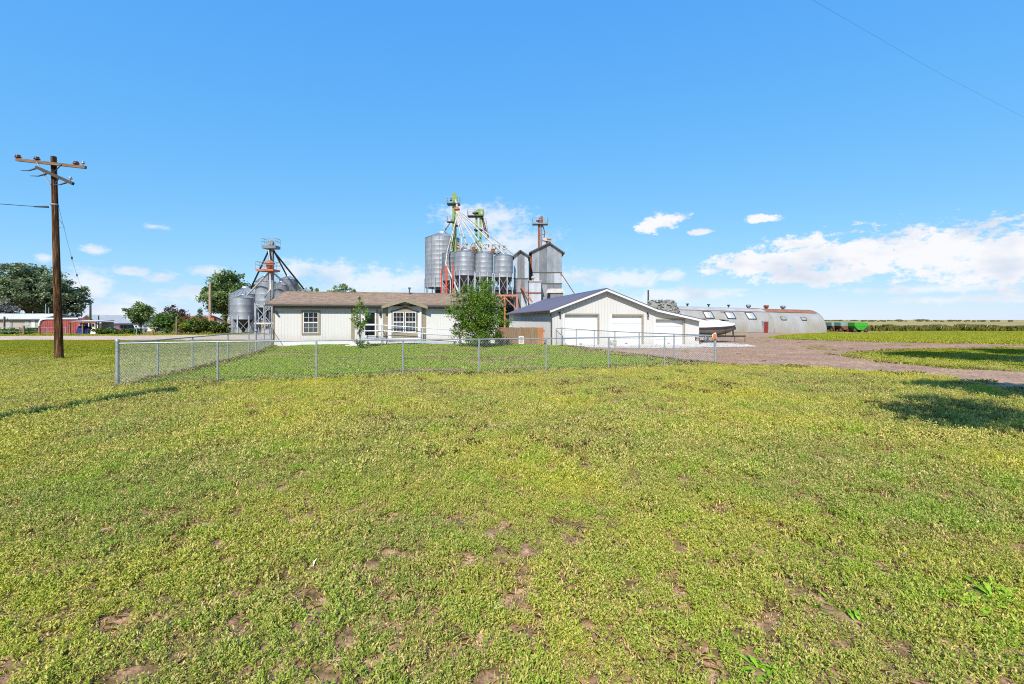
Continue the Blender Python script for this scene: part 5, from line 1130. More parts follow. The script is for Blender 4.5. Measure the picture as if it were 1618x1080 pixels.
# ------------------------------------------------------------------ wagons beyond the quonset, boat, rubble heap
def wheel(parent, c, r, w, axis='y', hub=None):
    m = MB(); pr = [(r * 0.55, -w / 2), (r * 0.92, -w / 2), (r, -w * 0.3), (r, w * 0.3), (r * 0.92, w / 2), (r * 0.55, w / 2)]
    m.lathe(pr, 18); o = m.build('wheel', M['rubber'], parent); o.location = c; o.rotation_euler = (R(90), 0, 0) if axis == 'y' else (0, R(90), 0)
    h = MB(); h.lathe([(0.001, -w * 0.35), (r * 0.56, -w * 0.42), (r * 0.56, w * 0.42), (0.001, w * 0.35)], 14); h.build('rim', hub or M['steel_pipe'], o)
    return o
def wagon(px, Y, L, top, low, label, yaw=0.0):
    x = X_at(px, Y); o = empty('grain_wagon', (x, Y, gzf(x, Y) + 0.02), yaw, label, 'grain wagon', 'gravity wagons parked beyond the quonset hut')
    h0, h1, h2 = 0.55, 1.4, 2.15; D = 1.25
    MB().add([(a * L / 2, b * D, z) for z in (h1, h2) for a, b in ((-1, -1), (1, -1), (1, 1), (-1, 1))], [(3, 2, 1, 0), (0, 1, 5, 4), (1, 2, 6, 5), (2, 3, 7, 6), (3, 0, 4, 7)]).build('grain_box', top, o)
    MB().add([(a * L / 4.5, b * D * 0.92, h0) for a, b in ((-1, -1), (1, -1), (1, 1), (-1, 1))] + [(a * L / 2, b * D, h1 - 0.004) for a, b in ((-1, -1), (1, -1), (1, 1), (-1, 1))], [(3, 2, 1, 0), (0, 1, 5, 4), (1, 2, 6, 5), (2, 3, 7, 6), (3, 0, 4, 7)]).build('hopper', low, o)
    for s in (-1, 1):
        MB().bar((-L / 2, s * D, h1), (L / 2, s * D, h1), 0.06, 0.1).build('rib', top, o)
        for a in (-1, 1):
            wheel(o, (a * L * 0.42, s * 0.95, 0.42), 0.42, 0.26, hub=M['rust'])
    MB().box(-L / 2, L / 2, -0.12, 0.12, 0.45, 0.62).build('chassis', M['hopper'], o)
    MB().bar((L / 2, 0, 0.5), (L / 2 + 1.3, 0, 0.3), 0.09, 0.09).build('drawbar', M['rust'], o)
    for a in (-1, 1): MB().bar((a * L * 0.42, -0.9, 0.6), (a * L * 0.42, -0.9, h1), 0.09, 0.09).build('stand', low, o)
    return o
wagon(1316, 104, 2.4, M['teal'], M['rust'], 'teal and rust grain wagon nearest the quonset hut end')
wagon(1332, 102, 2.9, M['teal'], M['rust'], 'teal topped grain wagon with brown hopper in the middle of the row')
wagon(1354, 100, 2.9, M['tractor_green'], M['tractor_green'], 'bright green grain wagon at the right end of the row')

def boat():
    Y = 38.0; x = X_at(1140, Y); zg = gzf(x, Y) + 0.03; yaw = R(6)
    t = empty('boat_trailer', (x, Y, zg), yaw, 'dark steel boat trailer with bow winch beside the garage', 'trailer')
    for s in (-0.55, 0.55): MB().box(-3.3, 0.6, s - 0.05, s + 0.05, 0.42, 0.54).build('side_rail', M['dark'], t)
    MB().bar((0.6, -0.55, 0.48), (1.3, 0, 0.48), 0.1, 0.11).build('tongue', M['dark'], t); MB().bar((0.6, 0.55, 0.48), (1.3, 0, 0.48), 0.1, 0.11).build('tongue', M['dark'], t); MB().bar((1.25, 0, 0.48), (2.15, 0, 0.48), 0.1, 0.12).build('tongue', M['dark'], t)
    for xx in (-2.2, -0.6, 0.55): MB().box(xx - 0.05, xx + 0.05, -0.6, 0.6, 0.42, 0.52).build('cross_member', M['dark'], t)
    MB().tube([(1.05, 0, 0.5), (1.0, 0, 1.15)], 0.06, 6).build('winch_post', M['dark'], t); MB().box(0.85, 1.2, -0.12, 0.12, 1.02, 1.28).build('winch', M['dark'], t)
    for xx in (1.15, 2.05): MB().tube([(xx, -0.05, 0.0), (xx, -0.05, 0.52)], 0.03, 6).build('jack', M['rust'], t)
    for s in (-0.75, 0.75):
        wheel(t, (-1.9, s, 0.33), 0.33, 0.2); MB().add([(-2.4, s - .14, .62), (-2.2, s - .14, .76), (-1.6, s - .14, .76), (-1.4, s - .14, .62), (-2.4, s + .14, .62), (-2.2, s + .14, .76), (-1.6, s + .14, .76), (-1.4, s + .14, .62)], [(0, 1, 5, 4), (1, 2, 6, 5), (2, 3, 7, 6)]).build('mudguard', M['dark'], t)
    b = empty('boat', (x, Y, zg), yaw, 'motor boat with olive grey hull under a pale fitted cover', 'boat')
    secs = [(-3.2, 0.92, 0.55, 1.28), (-2.0, 0.98, 0.52, 1.28), (-0.8, 0.97, 0.53, 1.30), (0.0, 0.82, 0.60, 1.36), (0.6, 0.52, 0.78, 1.42), (1.0, 0.22, 1.02, 1.47), (1.18, 0.02, 1.3, 1.50)]
    def skin(nm, rows, mat, close=True):
        m = MB(); n = len(rows[0]); vs = [p for r in rows for p in r]
        m.add(vs, [(i * n + j, (i + 1) * n + j, (i + 1) * n + j + 1, i * n + j + 1) for i in range(len(rows) - 1) for j in range(n - 1)], True)
        m.add(rows[0], [tuple(range(n))]); return m.build(nm, mat, b)
    skin('hull', [[(x_, -w, zt - 0.10), (x_, -w * 0.93, zk + (zt - zk) * 0.35), (x_, -w * 0.55, zk + (zt - zk) * 0.1), (x_, 0, zk), (x_, w * 0.55, zk + (zt - zk) * 0.1), (x_, w * 0.93, zk + (zt - zk) * 0.35), (x_, w, zt - 0.10)] for x_, w, zk, zt in secs], M['boat_hull'])
    skin('rub_rail', [[(x_, -w - 0.02, zt - 0.22), (x_, -w - 0.04, zt - 0.09), (x_, -w - 0.01, zt + 0.02)] for x_, w, zk, zt in secs], M['boat_stripe'])
    skin('rub_rail', [[(x_, w + 0.02, zt - 0.22), (x_, w + 0.04, zt - 0.09), (x_, w + 0.01, zt + 0.02)] for x_, w, zk, zt in secs], M['boat_stripe'])
    hgt = [0.18, 0.42, 0.56, 0.50, 0.22, 0.10, 0.06]
    rows = []
    for (x_, w, zk, zt), h in zip(secs, hgt):
        rows.append([(x_, math.cos(a) * (w + 0.05), zt - 0.03 + h * max(0, math.sin(a)) ** 0.7 + 0.025 * math.sin(7 * a + x_ * 3)) for a in [math.pi * k / 10 for k in range(11)]])
    skin('cover', rows, M['boat_cover'])
    MB().tube([(-0.15, -0.99, 1.3), (-0.1, -0.75, 0.6)], 0.025, 5).build('strap', M['dark'], b)
    wd = MB(); wd.bar((-0.3, -0.4, 1.86), (0.25, -0.4, 1.80), 0.5, 0.05); wd.build('windscreen_edge', M['dark'], b)
boat()

def rubble():
    Y = 58; x = X_at(1046, Y); o = empty('rubble_heap', (x, Y, gzf(x, Y)), 0, 'heap of grey broken concrete behind the garage lean-to roof', 'rubble heap')
    rnd = random.Random(9); nr = np.random.RandomState(9)
    Hh = Z_at(475.5, Y) - gzf(x, Y)
    def hz(u, v):
        r = math.hypot(u / 3.6, v / 3.2); t = max(0, 1 - r); flat = min(t * 1.7, 1.0); return Hh * flat
    n = 30; vs = []; fs = []
    for i in range(n + 1):
        for j in range(n + 1):
            u, v = -3.6 + 7.2 * i / n, -3.2 + 6.4 * j / n; vs.append((u + nr.normal(0, .05), v + nr.normal(0, .05), max(-0.1, hz(u, v) + (float(vnoise(u + 40, v + 9, 0.7)) - 0.5) * 0.7 - 0.15)))
    fs = [(i * (n + 1) + j, (i + 1) * (n + 1) + j, (i + 1) * (n + 1) + j + 1, i * (n + 1) + j + 1) for i in range(n) for j in range(n)]
    MB().add(vs, fs).build('mound', M['rubble'], o)
    # chunks share three meshes
    protos = []
    for k in range(3):
        bm = bmesh.new(); bmesh.ops.create_icosphere(bm, subdivisions=1, radius=1)
        for v in bm.verts: v.co *= rnd.uniform(0.65, 1.15)
        for v in bm.verts: v.co.z *= 0.65
        me = bpy.data.meshes.new('chunk'); bm.to_mesh(me); bm.free(); me.materials.append(M['rubble_pale'] if k == 1 else M['rubble']); protos.append(me)
    for k in range(420):
        a = rnd.uniform(0, 2 * math.pi); rr = math.sqrt(rnd.random()); u, v = 3.5 * rr * math.cos(a), 3.1 * rr * math.sin(a)
        if v > 1.2: continue
        c = bpy.data.objects.new('chunk', rnd.choice(protos)); COL.objects.link(c); c.parent = o; s = rnd.uniform(0.09, 0.24)
        c.location = (u, v, hz(u, v) + rnd.uniform(-0.1, 0.1)); c.scale = (s * rnd.uniform(.8, 1.6), s, s * rnd.uniform(.5, 1)); c.rotation_euler = (rnd.uniform(-.6, .6), rnd.uniform(-.6, .6), rnd.uniform(0, 6))
rubble()

# ------------------------------------------------------------------ the farmyard across the road, at left
def simple_house(name, label, px0, px1, Y, depth, py_eave, py_peak, wall, roof, yaw=0.0, gable_front=False, peak_px=None, trim=None, wins=(), eave_over=0.3):
    x0 = X_at(px0, Y); w = X_at(px1, Y) - x0; g = gzf(x0, Y)
    o = empty(name, (x0, Y, g), yaw, label, 'house'); ze, zp = Z_at(py_eave, Y) - g, Z_at(py_peak, Y) - g
    if gable_front:
        xp = w / 2 if peak_px is None else X_at(peak_px, Y) - x0
        pts = [(0, -0.2), (w, -0.2), (w, ze), (xp, zp), (0, ze)]; MB().prism(pts, 0, depth).build('wall', wall, o)
        for s in (0, 1):
            xe = -0.4 if s == 0 else w + 0.4; k = (zp - ze) / (xp if s == 0 else w - xp); z_e = ze - 0.4 * k
            q = [(xe, -0.45, z_e + 0.04), (xp, -0.45, zp + 0.04), (xp, depth + 0.3, zp + 0.04), (xe, depth + 0.3, z_e + 0.04)]
            MB().add(q + [(a, b, c + 0.14) for a, b, c in q], [(3, 2, 1, 0), (4, 5, 6, 7), (0, 1, 5, 4), (1, 2, 6, 5), (2, 3, 7, 6), (3, 0, 4, 7)]).build('roof', roof, o)
            MB().bar((xe, -0.47, z_e + 0.02), (xp, -0.47, zp + 0.02), 0.05, 0.2).build('bargeboard', trim or M['dark_roof'], o)
    else:
        MB().prism([(0, -0.2), (depth, -0.2), (depth, ze), (depth / 2, zp), (0, ze)], 0, w, 'x').build('wall', wall, o)
        for s in (0, 1):
            ye = -eave_over if s == 0 else depth + eave_over; k = (zp - ze) / (depth / 2); z_e = ze - eave_over * k + 0.03
            q = [(-0.3, ye, z_e), (w + 0.3, ye, z_e), (w + 0.3, depth / 2, zp + 0.03), (-0.3, depth / 2, zp + 0.03)]
            MB().add(q + [(a, b, c + 0.12) for a, b, c in q], [(3, 2, 1, 0), (4, 5, 6, 7), (0, 1, 5, 4), (1, 2, 6, 5), (2, 3, 7, 6), (3, 0, 4, 7)]).build('roof', roof, o)
    for (a, b, c, d, m) in wins:
        xa, xb = X_at(a, Y) - x0, X_at(b, Y) - x0; za, zb = Z_at(d, Y) - g, Z_at(c, Y) - g
        f = MB(); f.box(xa - .07, xa, -0.06, 0, za - .07, zb + .07); f.box(xb, xb + .07, -0.06, 0, za - .07, zb + .07); f.box(xa, xb, -0.06, 0, za - .07, za); f.box(xa, xb, -0.06, 0, zb, zb + .07)
        wo = f.build('window', M['white_trim'], o); MB().box(xa, xb, -0.03, -0.004, za, zb).build('pane', m, wo)
    return o
h = simple_house('trailer_house', 'long beige trailer house with pale roof at the left edge', -40, 70, 63, 4.5, 503, 496.5, M['beige'], M['pale_roof'], wins=((11, 15, 508, 516, M['curtain']), (41, 45, 508, 513, M['curtain']), (51, 55, 506, 519, M['white_trim'])), eave_over=0.5)
for px, py in ((49, 479), (54, 485), (28, 491)): c = pt(px, py, 63) - h.location; MB().tube([(c.x, 2, 2.3), (c.x, 2, c.z)], 0.05, 6).build('roof_pipe', M['steel_pipe'], h)
MB().box(X_at(50, 63) - h.location.x, X_at(62, 63) - h.location.x, -1.6, -0.02, 0, 0.75).build('porch', M['plank2'], h); MB().box(X_at(15.5, 62.9) - h.location.x, X_at(16.6, 62.9) - h.location.x, -0.9, -0.7, 0, 2.3).build('porch_post', M['plank2'], h)
h = simple_house('cream_house', 'cream walled house with dark eaves behind the rusty carport', 127, 156, 76, 6, 509.5, 498.5, M['cream'], M['pale_roof'], gable_front=True, peak_px=141, wins=((146, 150, 510.5, 516, M['glass']),))
simple_house('white_house', 'low white house with pale roof between the cream house and small tree', 172, 204, 88, 8, 506.5, 499.5, M['white'], M['pale_roof'], gable_front=False, wins=((180, 184, 509, 514, M['glass']),))
simple_house('teal_shed', 'small tan shed with teal roof behind the round green bush', 232, 246, 74, 5, 513, 507, M['cream'], M['teal'])
simple_house('brown_roofed_house', 'far house with brown roof seen past the white house', 196, 214, 100, 8, 506, 501, M['beige'], M['plank2'])
simple_house('orange_roofed_house', 'tan house with orange brown roof behind the hedge', 286, 312, 84, 8, 508, 499, M['cream'], M['orange'], wins=())

def red_shed():
    Y = 58.5; x0 = X_at(63, Y); w = X_at(126, Y) - x0; g = gzf(x0, Y); h = Z_at(503, Y) - g; o = empty('red_shed', (x0, Y, g), R(0), 'low faded red steel shed with white rounded end frame', 'shed')
    D = 1.2
    def prof(dx): return [(dx, 0.0), (dx, h * 0.72), (dx + 0.12, h * 0.88), (dx + 0.45, h * 0.97), (dx + 0.9, h)]
    left = prof(0.0); right = [(w - a, b) for a, b in reversed(prof(0.0))]
    MB().prism(left + right, 0.05, D).build('wall', M['barn_red'], o)
    rb = MB(); x = 0.35
    while x < w - 0.3: rb.prism([(x - .05, 0.05), (x + .05, 0.05), (x, -0.0)], 0, h * 0.96 if 0.5 < x < w - 0.5 else h * 0.85, 'z'); x += 0.3
    rb.build('ribs', M['barn_red'], o)
    fr = MB(); pl = [Vector((a, -0.03, b)) for a, b in left] + [Vector((w * 0.98, -0.03, h + 0.02))]
    for a, b in zip(pl, pl[1:]): fr.bar(a, b, 0.16, 0.2)
    fr.build('end_frame', M['white_trim'], o)
    MB().box(0.9, w - 0.9, -0.05, D + 0.1, h + 0.002, h + 0.07).build('roof', M['pale_roof'], o)
red_shed()
def carport():
    Y = 56.5; x0 = X_at(109, Y); w = X_at(152, Y) - x0; g = gzf(x0, Y); h = Z_at(508.5, Y) - g; o = empty('carport', (x0, Y, g), 0, 'rusty roofed open carport sheltering blue tarpaulin', 'carport')
    MB().add([(0, 0, h), (w, 0, h), (w, 2.6, h + 0.15), (0, 2.6, h + 0.15), (0, 0, h + 0.1), (w, 0, h + 0.1), (w, 2.6, h + 0.25), (0, 2.6, h + 0.25)], [(3, 2, 1, 0), (4, 5, 6, 7), (0, 1, 5, 4), (1, 2, 6, 5), (2, 3, 7, 6), (3, 0, 4, 7)]).build('roof', M['pale_roof'], o)
    MB().box(-0.05, w + 0.05, -0.06, -0.005, h - 0.12, h + 0.1).build('fascia', M['rust'], o)
    for x in (0.05, w * 0.48, w - 0.08): MB().box(x - .06, x + .06, 0.05, 0.17, -0.1, h).build('post', M['plank'], o)
    MB().box(w * 0.55, w, 2.4, 2.5, 0, h).build('back_panel', M['beige'], o)
    # things kept under it
    def heap(name, label, px0, px1, py0, Yh, mat, cat):
        xa, xb = X_at(px0, Yh), X_at(px1, Yh); zt = Z_at(py0, Yh); rnd = random.Random(int(px0)); n = 9; rows = []
        m = MB(); vs = []
        for i in range(n):
            for j in range(7):
                u, v = i / (n - 1), j / 6; e = min(u, 1 - u, v, 1 - v); hgt = (zt - gzf(xa, Yh)) * min(1, e * 5.0) ** 0.35 * rnd.uniform(0.78, 1.0) if e > 0 else -0.05
                vs.append(((xb - xa) * u + rnd.uniform(-.03, .03), 1.1 * v + rnd.uniform(-.03, .03), hgt))
        m.add(vs, [(i * 7 + j, (i + 1) * 7 + j, (i + 1) * 7 + j + 1, i * 7 + j + 1) for i in range(n - 1) for j in range(6)])
        q = m.build(name, mat); q.location = (xa, Yh, gzf(xa, Yh)); return tag(q, label, cat)
    heap('tarpaulin_bundle', 'bright blue tarpaulin bundle under the rusty carport', 118.5, 132, 513.5, 57, M['blue'], 'tarpaulin')
    heap('tarpaulin_bundle', 'lower navy bundle at the carport post', 131, 140, 517.5, 56.7, M['navy'], 'tarpaulin')
    heap('tarpaulin_bundle', 'white tarpaulin heap at the right end of the carport', 140.5, 151, 518, 56.9, M['boat_cover'], 'tarpaulin')
    heap('folded_sheeting', 'pale folded sheeting behind the blue tarpaulin bundle', 120, 127, 511.5, 58.3, M['boat_cover'], 'sheeting')
carport()

def car(px0, px1, Y, sc, label, mat, suv=False):
    xa, xb = X_at(px0, Y), X_at(px1, Y); Lc = (xb - xa) / sc; g = gzf(xa, Y); o = empty('parked_car', (xa, Y, g), 0, label, 'car', 'cars parked across the road'); o.scale = (sc, sc, sc)
    H = 1.45 if not suv else 1.75; D = 1.7
    body = [(0, .32), (Lc, .32), (Lc, .72), (Lc * .97, .88), (Lc * .7, .95), (Lc * .02, .95), (0, .8)]
    cab = [(Lc * .06, .94), (Lc * .72, .94), (Lc * .58, H), (Lc * (.16 if not suv else .08), H)]
    MB().prism(body, 0, D).build('body', mat, o)
    MB().prism(cab, 0.1, D - 0.1).build('cabin', mat, o)
    for a, b in ((.14, .34), (.38, .6)):
        MB().prism([(Lc * a, .99), (Lc * b, .99), (Lc * (b - .05), H - .1), (Lc * (a + .02), H - .1)], 0.08, 0.098).build('window', M['glass'], o)
    for a in (.2, .8):
        for y in (0.05, D - 0.05): wheel(o, (Lc * a, y, 0.32), 0.32, 0.2)
    MB().box(Lc - .03, Lc + .02, 0.1, 0.4, .6, .75).build('headlight', M['white_trim'], o); MB().box(Lc - .03, Lc + .02, D - .4, D - .1, .6, .75).build('headlight', M['white_trim'], o)
    return o
car(160, 187, 60, 0.68, 'faded red car parked before the cream house', M['car_red'])
car(187, 209, 64, 0.68, 'dark sport utility car parked beside the small green tree', M['car_dark'], True)
car(206, 224, 70, 0.68, 'white car half hidden behind the small green tree', M['car_white'])
# low wire yard fence at far left
def yard_fence():
    Y = 54.0; o = empty('wire_fence', (X_at(-30, Y), Y, 0), 0, 'low grey pipe and wire fence along the far roadside', 'fence'); E = o.location
    for px in (0, 31, 75, 104, 216, 228): c = X_at(px, Y) - E.x; MB().tube([(c, 0, -0.1), (c, 0, 1.0)], 0.05, 6).build('post', M['steel_pipe'] if px != 31 else M['plank'], o)
    for z in (0.95, 0.5): MB().tube([(0, 0, z), (X_at(104, Y) - E.x, 0, z)], 0.022, 5).build('rail', M['steel_pipe'], o)
    MB().tube([(X_at(216, Y) - E.x, 0, 0.95), (X_at(250, Y) - E.x, 0, 0.95)], 0.022, 5).build('rail', M['steel_pipe'], o)
yard_fence()
for px, lb in ((37.5, 'short brown stump post at the roadside before the trailer house'), (62, 'brown fence post beside the red shed end')):
    x = X_at(px, 53.5); q = MB().tube([(0, 0, -0.1), (0.02, 0, 0.6), (0, 0, 1.15)], 0.12, 8, 0.09).build('stump_post', M['plank']); q.location = (x, 53.5, gzf(x, 53.5)); tag(q, lb, 'post')

# ------------------------------------------------------------------ trees, bushes, tall weeds
def leaf_cloud(rs, centers, radii, counts, size, flat=0.35, elong=1.6, droop=0.0):
    """kite-shaped leaves scattered in clumps; returns verts, faces, rnd"""
    P = []; 
    for c, r, n in zip(centers, radii, counts):
        d = rs.normal(size=(n, 3)); d /= np.linalg.norm(d, axis=1)[:, None]; rad = rs.rand(n) ** 0.6 * (1 + 0.5 * (rs.rand(n) > 0.8))
        P.append(np.asarray(c) + d * rad[:, None] * np.asarray(r))
    P = np.concatenate(P); n = len(P)
    nr = rs.normal(size=(n, 3)); nr[:, 2] = np.abs(nr[:, 2]) + flat; nr /= np.linalg.norm(nr, axis=1)[:, None]
    a = np.cross(nr, rs.normal(size=(n, 3))); a /= np.linalg.norm(a, axis=1)[:, None]; a[:, 2] -= droop; a /= np.linalg.norm(a, axis=1)[:, None]; b = np.cross(nr, a)
    s = (size * (0.6 + 0.8 * rs.rand(n)))[:, None]; l = s * elong
    V = np.stack([P, P + a * l * 0.5 + b * s * 0.5 + nr * s * 0.1, P + a * l, P + a * l * 0.5 - b * s * 0.5 + nr * s * 0.1], 1).reshape(-1, 3)
    Fc = np.arange(4 * n).reshape(n, 4)
    return V, Fc, rs.rand(n)
def tree(name, label, x, y, H, cz, rad, nclump, nleaf, size, mat, seed, trunk=0.2, cat='tree', group=None, clump=0.26, lobes=None, fork=None, top_taper=0.0, droop=0.0, bark=None, limbs=14, off=(0, 0)):
    rs = np.random.RandomState(seed); g = gzf(x, y); o = empty(name, (x, y, g), 0, label, cat, group)
    rx, ry, rz = rad; cs = []; nclump = int(nclump * 2.0); nleaf = int(nleaf * 1.45); size *= 0.8; clump *= 0.78
    for k in range(nclump):
        for _ in range(30):
            d = rs.normal(size=3); d /= np.linalg.norm(d); q = d * (0.25 + 0.75 * rs.rand() ** 0.5)
            if top_taper and q[2] > 0 and math.hypot(q[0], q[1]) > 1 - top_taper * q[2]: continue
            break
        wob = 0.62 + 0.52 * rs.rand(); cs.append((q[0] * rx * wob + off[0], q[1] * ry * wob + off[1], cz + q[2] * rz * wob))
    cs = np.array(cs); cr = [np.array((rx, ry, rz)) * clump * (0.55 + 0.9 * rs.rand()) * np.array((1.15, 1.15, 0.8)) for _ in cs]
    V, Fc, rn = leaf_cloud(rs, cs, cr, [max(8, int(nleaf / nclump * (0.5 + rs.rand()))) for _ in cs], size, droop=droop)
    V[:, 2] = np.maximum(V[:, 2], 0.03)
    c = np_mesh('crown', V, Fc, {'rnd': rn}, M[mat]); c.parent = o
    t = MB(); th = cz - rz * 0.2
    trunk_pts = [(0, 0, -0.15)] + [(rs.normal() * 0.04 * rx * s + off[0] * s, rs.normal() * 0.04 * rx * s + off[1] * s, th * s) for s in (0.3, 0.6, 1.0)] + [(off[0] + rs.normal() * 0.1 * rx, off[1], cz + rz * 0.6)]
    t.tube(trunk_pts, trunk, 8, trunk * 0.25); idx = rs.choice(len(cs), min(limbs, len(cs)), replace=False)
    tr = t.build('trunk', bark or M['bark'], o); 
    lm = MB()
    for i in idx:
        e = Vector(cs[i]); s = 0.25 + 0.6 * rs.rand(); st = Vector(trunk_pts[3]) * s if e.z > th * s else Vector(trunk_pts[3]) * 0.3
        mid = st.lerp(e, 0.5) + Vector((0, 0, 0.06 * rz)); lm.tube([st, mid, e], trunk * 0.42, 5, trunk * 0.08)
    lm.build('limb', bark or M['bark'], o)
    return o
tx, ty = X_at(756, 29.2), 29.2
tree('leafy_tree', 'dense round leafy tree standing before the house at centre', tx, ty, 4.6, 2.15, (1.85, 1.7, 2.3), 95, 21000, 0.072, 'ash_leaf', 11, 0.12, clump=0.2, limbs=40, top_taper=0.35)
tree('side_sprouts', 'thin feathery sprouts at the left foot of the leafy tree', tx - 1.15, ty - 0.2, 1.9, 1.25, (0.75, 0.6, 0.95), 16, 800, 0.07, 'ash_leaf', 12, 0.02, 'shrub', clump=0.2, limbs=14, droop=0.3)
tree('young_tree', 'slender young tree with sparse leaf clumps before the front door', X_at(569, 28.4), 28.4, 3.1, 1.95, (0.62, 0.5, 1.2), 15, 700, 0.085, 'young_leaf', 21, 0.045, clump=0.26, limbs=14, top_taper=0.75)
tree('base_shrub', 'small clump of leaves at the young tree foot', X_at(570, 28.2), 28.2, 0.5, 0.3, (0.55, 0.4, 0.25), 8, 380, 0.075, 'ash_leaf', 22, 0.02, 'shrub', limbs=5)
tree('elm_tree', 'broad dark elm tree behind the trailer house at far left', X_at(48, 78), 78, 12, 6.7, (7.4, 5.5, 5.0), 120, 15000, 0.3, 'elm_leaf', 31, 0.45, clump=0.17, limbs=40, top_taper=0.2)
tree('elm_tree', 'spreading elm crown reaching right of the utility pole', X_at(100, 80), 80, 9, 5.0, (4.0, 4.0, 3.6), 50, 5200, 0.29, 'elm_leaf', 32, 0.3, clump=0.2, limbs=20)
tree('elm_tree', 'elm tree cut by the left picture edge', X_at(-40, 82), 82, 12, 6.6, (7.0, 5.0, 5.4), 70, 7000, 0.32, 'elm_leaf', 33, 0.4, clump=0.18, limbs=20)
tree('silver_bush', 'pale grey bush showing above the trailer house roof', X_at(8, 67), 67, 4.5, 3.0, (2.0, 1.4, 1.7), 24, 1700, 0.2, 'grey_leaf', 34, 0.08, 'bush')
tree('small_tree', 'small bright green tree across the road', X_at(223, 61), 61, 4, 2.75, (1.95, 1.7, 1.45), 34, 2600, 0.21, 'poplar_leaf', 41, 0.13, clump=0.25, limbs=14)
tree('round_bush', 'round green bush between the small tree and the hedge', X_at(262, 58), 58, 3, 1.5, (1.7, 1.5, 1.5), 30, 2400, 0.19, 'bush_leaf', 42, 0.08, 'bush')
tree('purple_tree', 'dark purple leaved tree behind the round bush', X_at(272, 70), 70, 4, 2.4, (2.3, 1.8, 1.5), 30, 2000, 0.2, 'purple_leaf', 43, 0.12)
tree('orange_bush', 'orange brown bush above the hedge', X_at(301, 64), 64, 2.6, 1.6, (1.7, 1.2, 0.75), 18, 1100, 0.19, 'orange_leaf', 44, 0.06, 'bush')
tree('slim_conifer', 'slim grey green conifer behind the hedge', X_at(316, 66), 66, 4, 2.0, (0.7, 0.7, 1.9), 20, 1100, 0.18, 'elm_leaf', 45, 0.08, top_taper=0.95)
tree('poplar_tree', 'tall full poplar tree left of the grain bins', X_at(356, 76), 76, 11, 5.9, (4.2, 3.6, 4.4), 85, 9500, 0.27, 'poplar_leaf', 51, 0.35, clump=0.19, limbs=30, top_taper=0.35)
tree('poplar_tree', 'thin olive poplar crown between the tall poplar and bins', X_at(391, 80), 80, 9, 6.0, (2.4, 2.0, 3.2), 26, 1500, 0.24, 'autumn_leaf', 52, 0.2, limbs=16)
hb = [(288, 'leftmost hedge shrub, mixed green', 'autumn_leaf', 1.15), (300, 'hedge shrub with yellow green leaves beside the post', 'bush_leaf', 1.2), (313, 'middle hedge shrub, dull green', 'autumn_leaf', 1.3), (327, 'hedge shrub under the pale pole', 'autumn_leaf', 1.25), (341, 'reddening hedge shrub below the auger', 'autumn_leaf', 1.15), (355, 'rightmost reddish hedge shrub by the wide bin', 'autumn_leaf', 1.05)]
for k, (px, lb, m, hz) in enumerate(hb):
    tree('hedge_shrub', lb, X_at(px, 57.5 + k * 0.4), 57.5 + k * 0.4, 2.2, hz * 0.82, (0.95, 0.9, hz * 0.85), 18, 1300, 0.16, m, 60 + k, 0.05, 'shrub', 'shrubs of the hedge across the road', limbs=6)
tree('yellow_shrub', 'yellow green shrub in front of the hedge', X_at(290, 56.4), 56.4, 1.6, 1.15, (0.6, 0.5, 0.55), 8, 420, 0.15, 'yellow_leaf', 70, 0.04, 'shrub', limbs=4)
for k, (px, lb, w) in enumerate(((12, 'low green shrub before the trailer house porch', 1.3), (26, 'low shrub at the left roadside post', 1.0), (44, 'low green shrub right of the stump post', 1.1), (158, 'low weedy shrub right of the carport', 1.0), (176, 'grey green shrub before the red car', 1.2), (200, 'shrub before the dark car', 1.1), (213, 'low shrub by the pipe gate', 0.9))):
    tree('roadside_shrub', lb, X_at(px, 55.5), 55.5, 1, 0.45, (w, 0.6, 0.42), 10, 620, 0.13, 'autumn_leaf' if k % 2 else 'bush_leaf', 80 + k, 0.03, 'shrub', 'low shrubs along the far roadside', limbs=4)
for k, (px, lb, hh, w) in enumerate(((536, 'green tree crown just above the house ridge', 9.7, 2.3), (556, 'lower green tree crown above the house ridge, right of the highest one', 8.6, 1.7), (511, 'tiny tree top above the house ridge by the low bin', 8.3, 1.2), (494, 'sparse tree top behind the low bin', 8.8, 1.3), (467, 'yellow green tree behind the round topped bin', 10.4, 1.6))):
    x = X_at(px, 96); tree('far_tree', lb, x, 96, hh, hh - 2.2, (w, w, 2.1), 18, 1100, 0.27, 'poplar_leaf' if k != 4 else 'yellow_leaf', 90 + k, 0.15, 'tree', 'trees behind the house', limbs=8)
# two trees just outside the right edge shade the lawn and the gravel
tree('shade_tree', 'leafy tree out of view at right whose shadow crosses the near lawn', 11.4, 4.9, 9, 6.5, (2.0, 1.5, 1.5), 40, 3400, 0.2, 'poplar_leaf', 101, 0.2, limbs=14)
tree('shade_tree', 'tall leafy tree out of view at right whose shadow crosses the grass island', 19.4, 9.6, 14, 12.0, (3.0, 2.2, 2.4), 60, 5200, 0.24, 'poplar_leaf', 102, 0.26, limbs=14)
tree('shade_tree', 'tall leafy tree out of view at right further along the grass island', 26.0, 11.6, 14, 12.0, (3.4, 2.6, 2.4), 60, 5200, 0.24, 'poplar_leaf', 103, 0.26, limbs=14)
tree('shade_tree', 'sparse tree out of view at right whose dappled shadow lies nearest', 6.9, 0.4, 10, 8.0, (2.0, 1.4, 1.4), 20, 1300, 0.17, 'poplar_leaf', 104, 0.15, limbs=12)

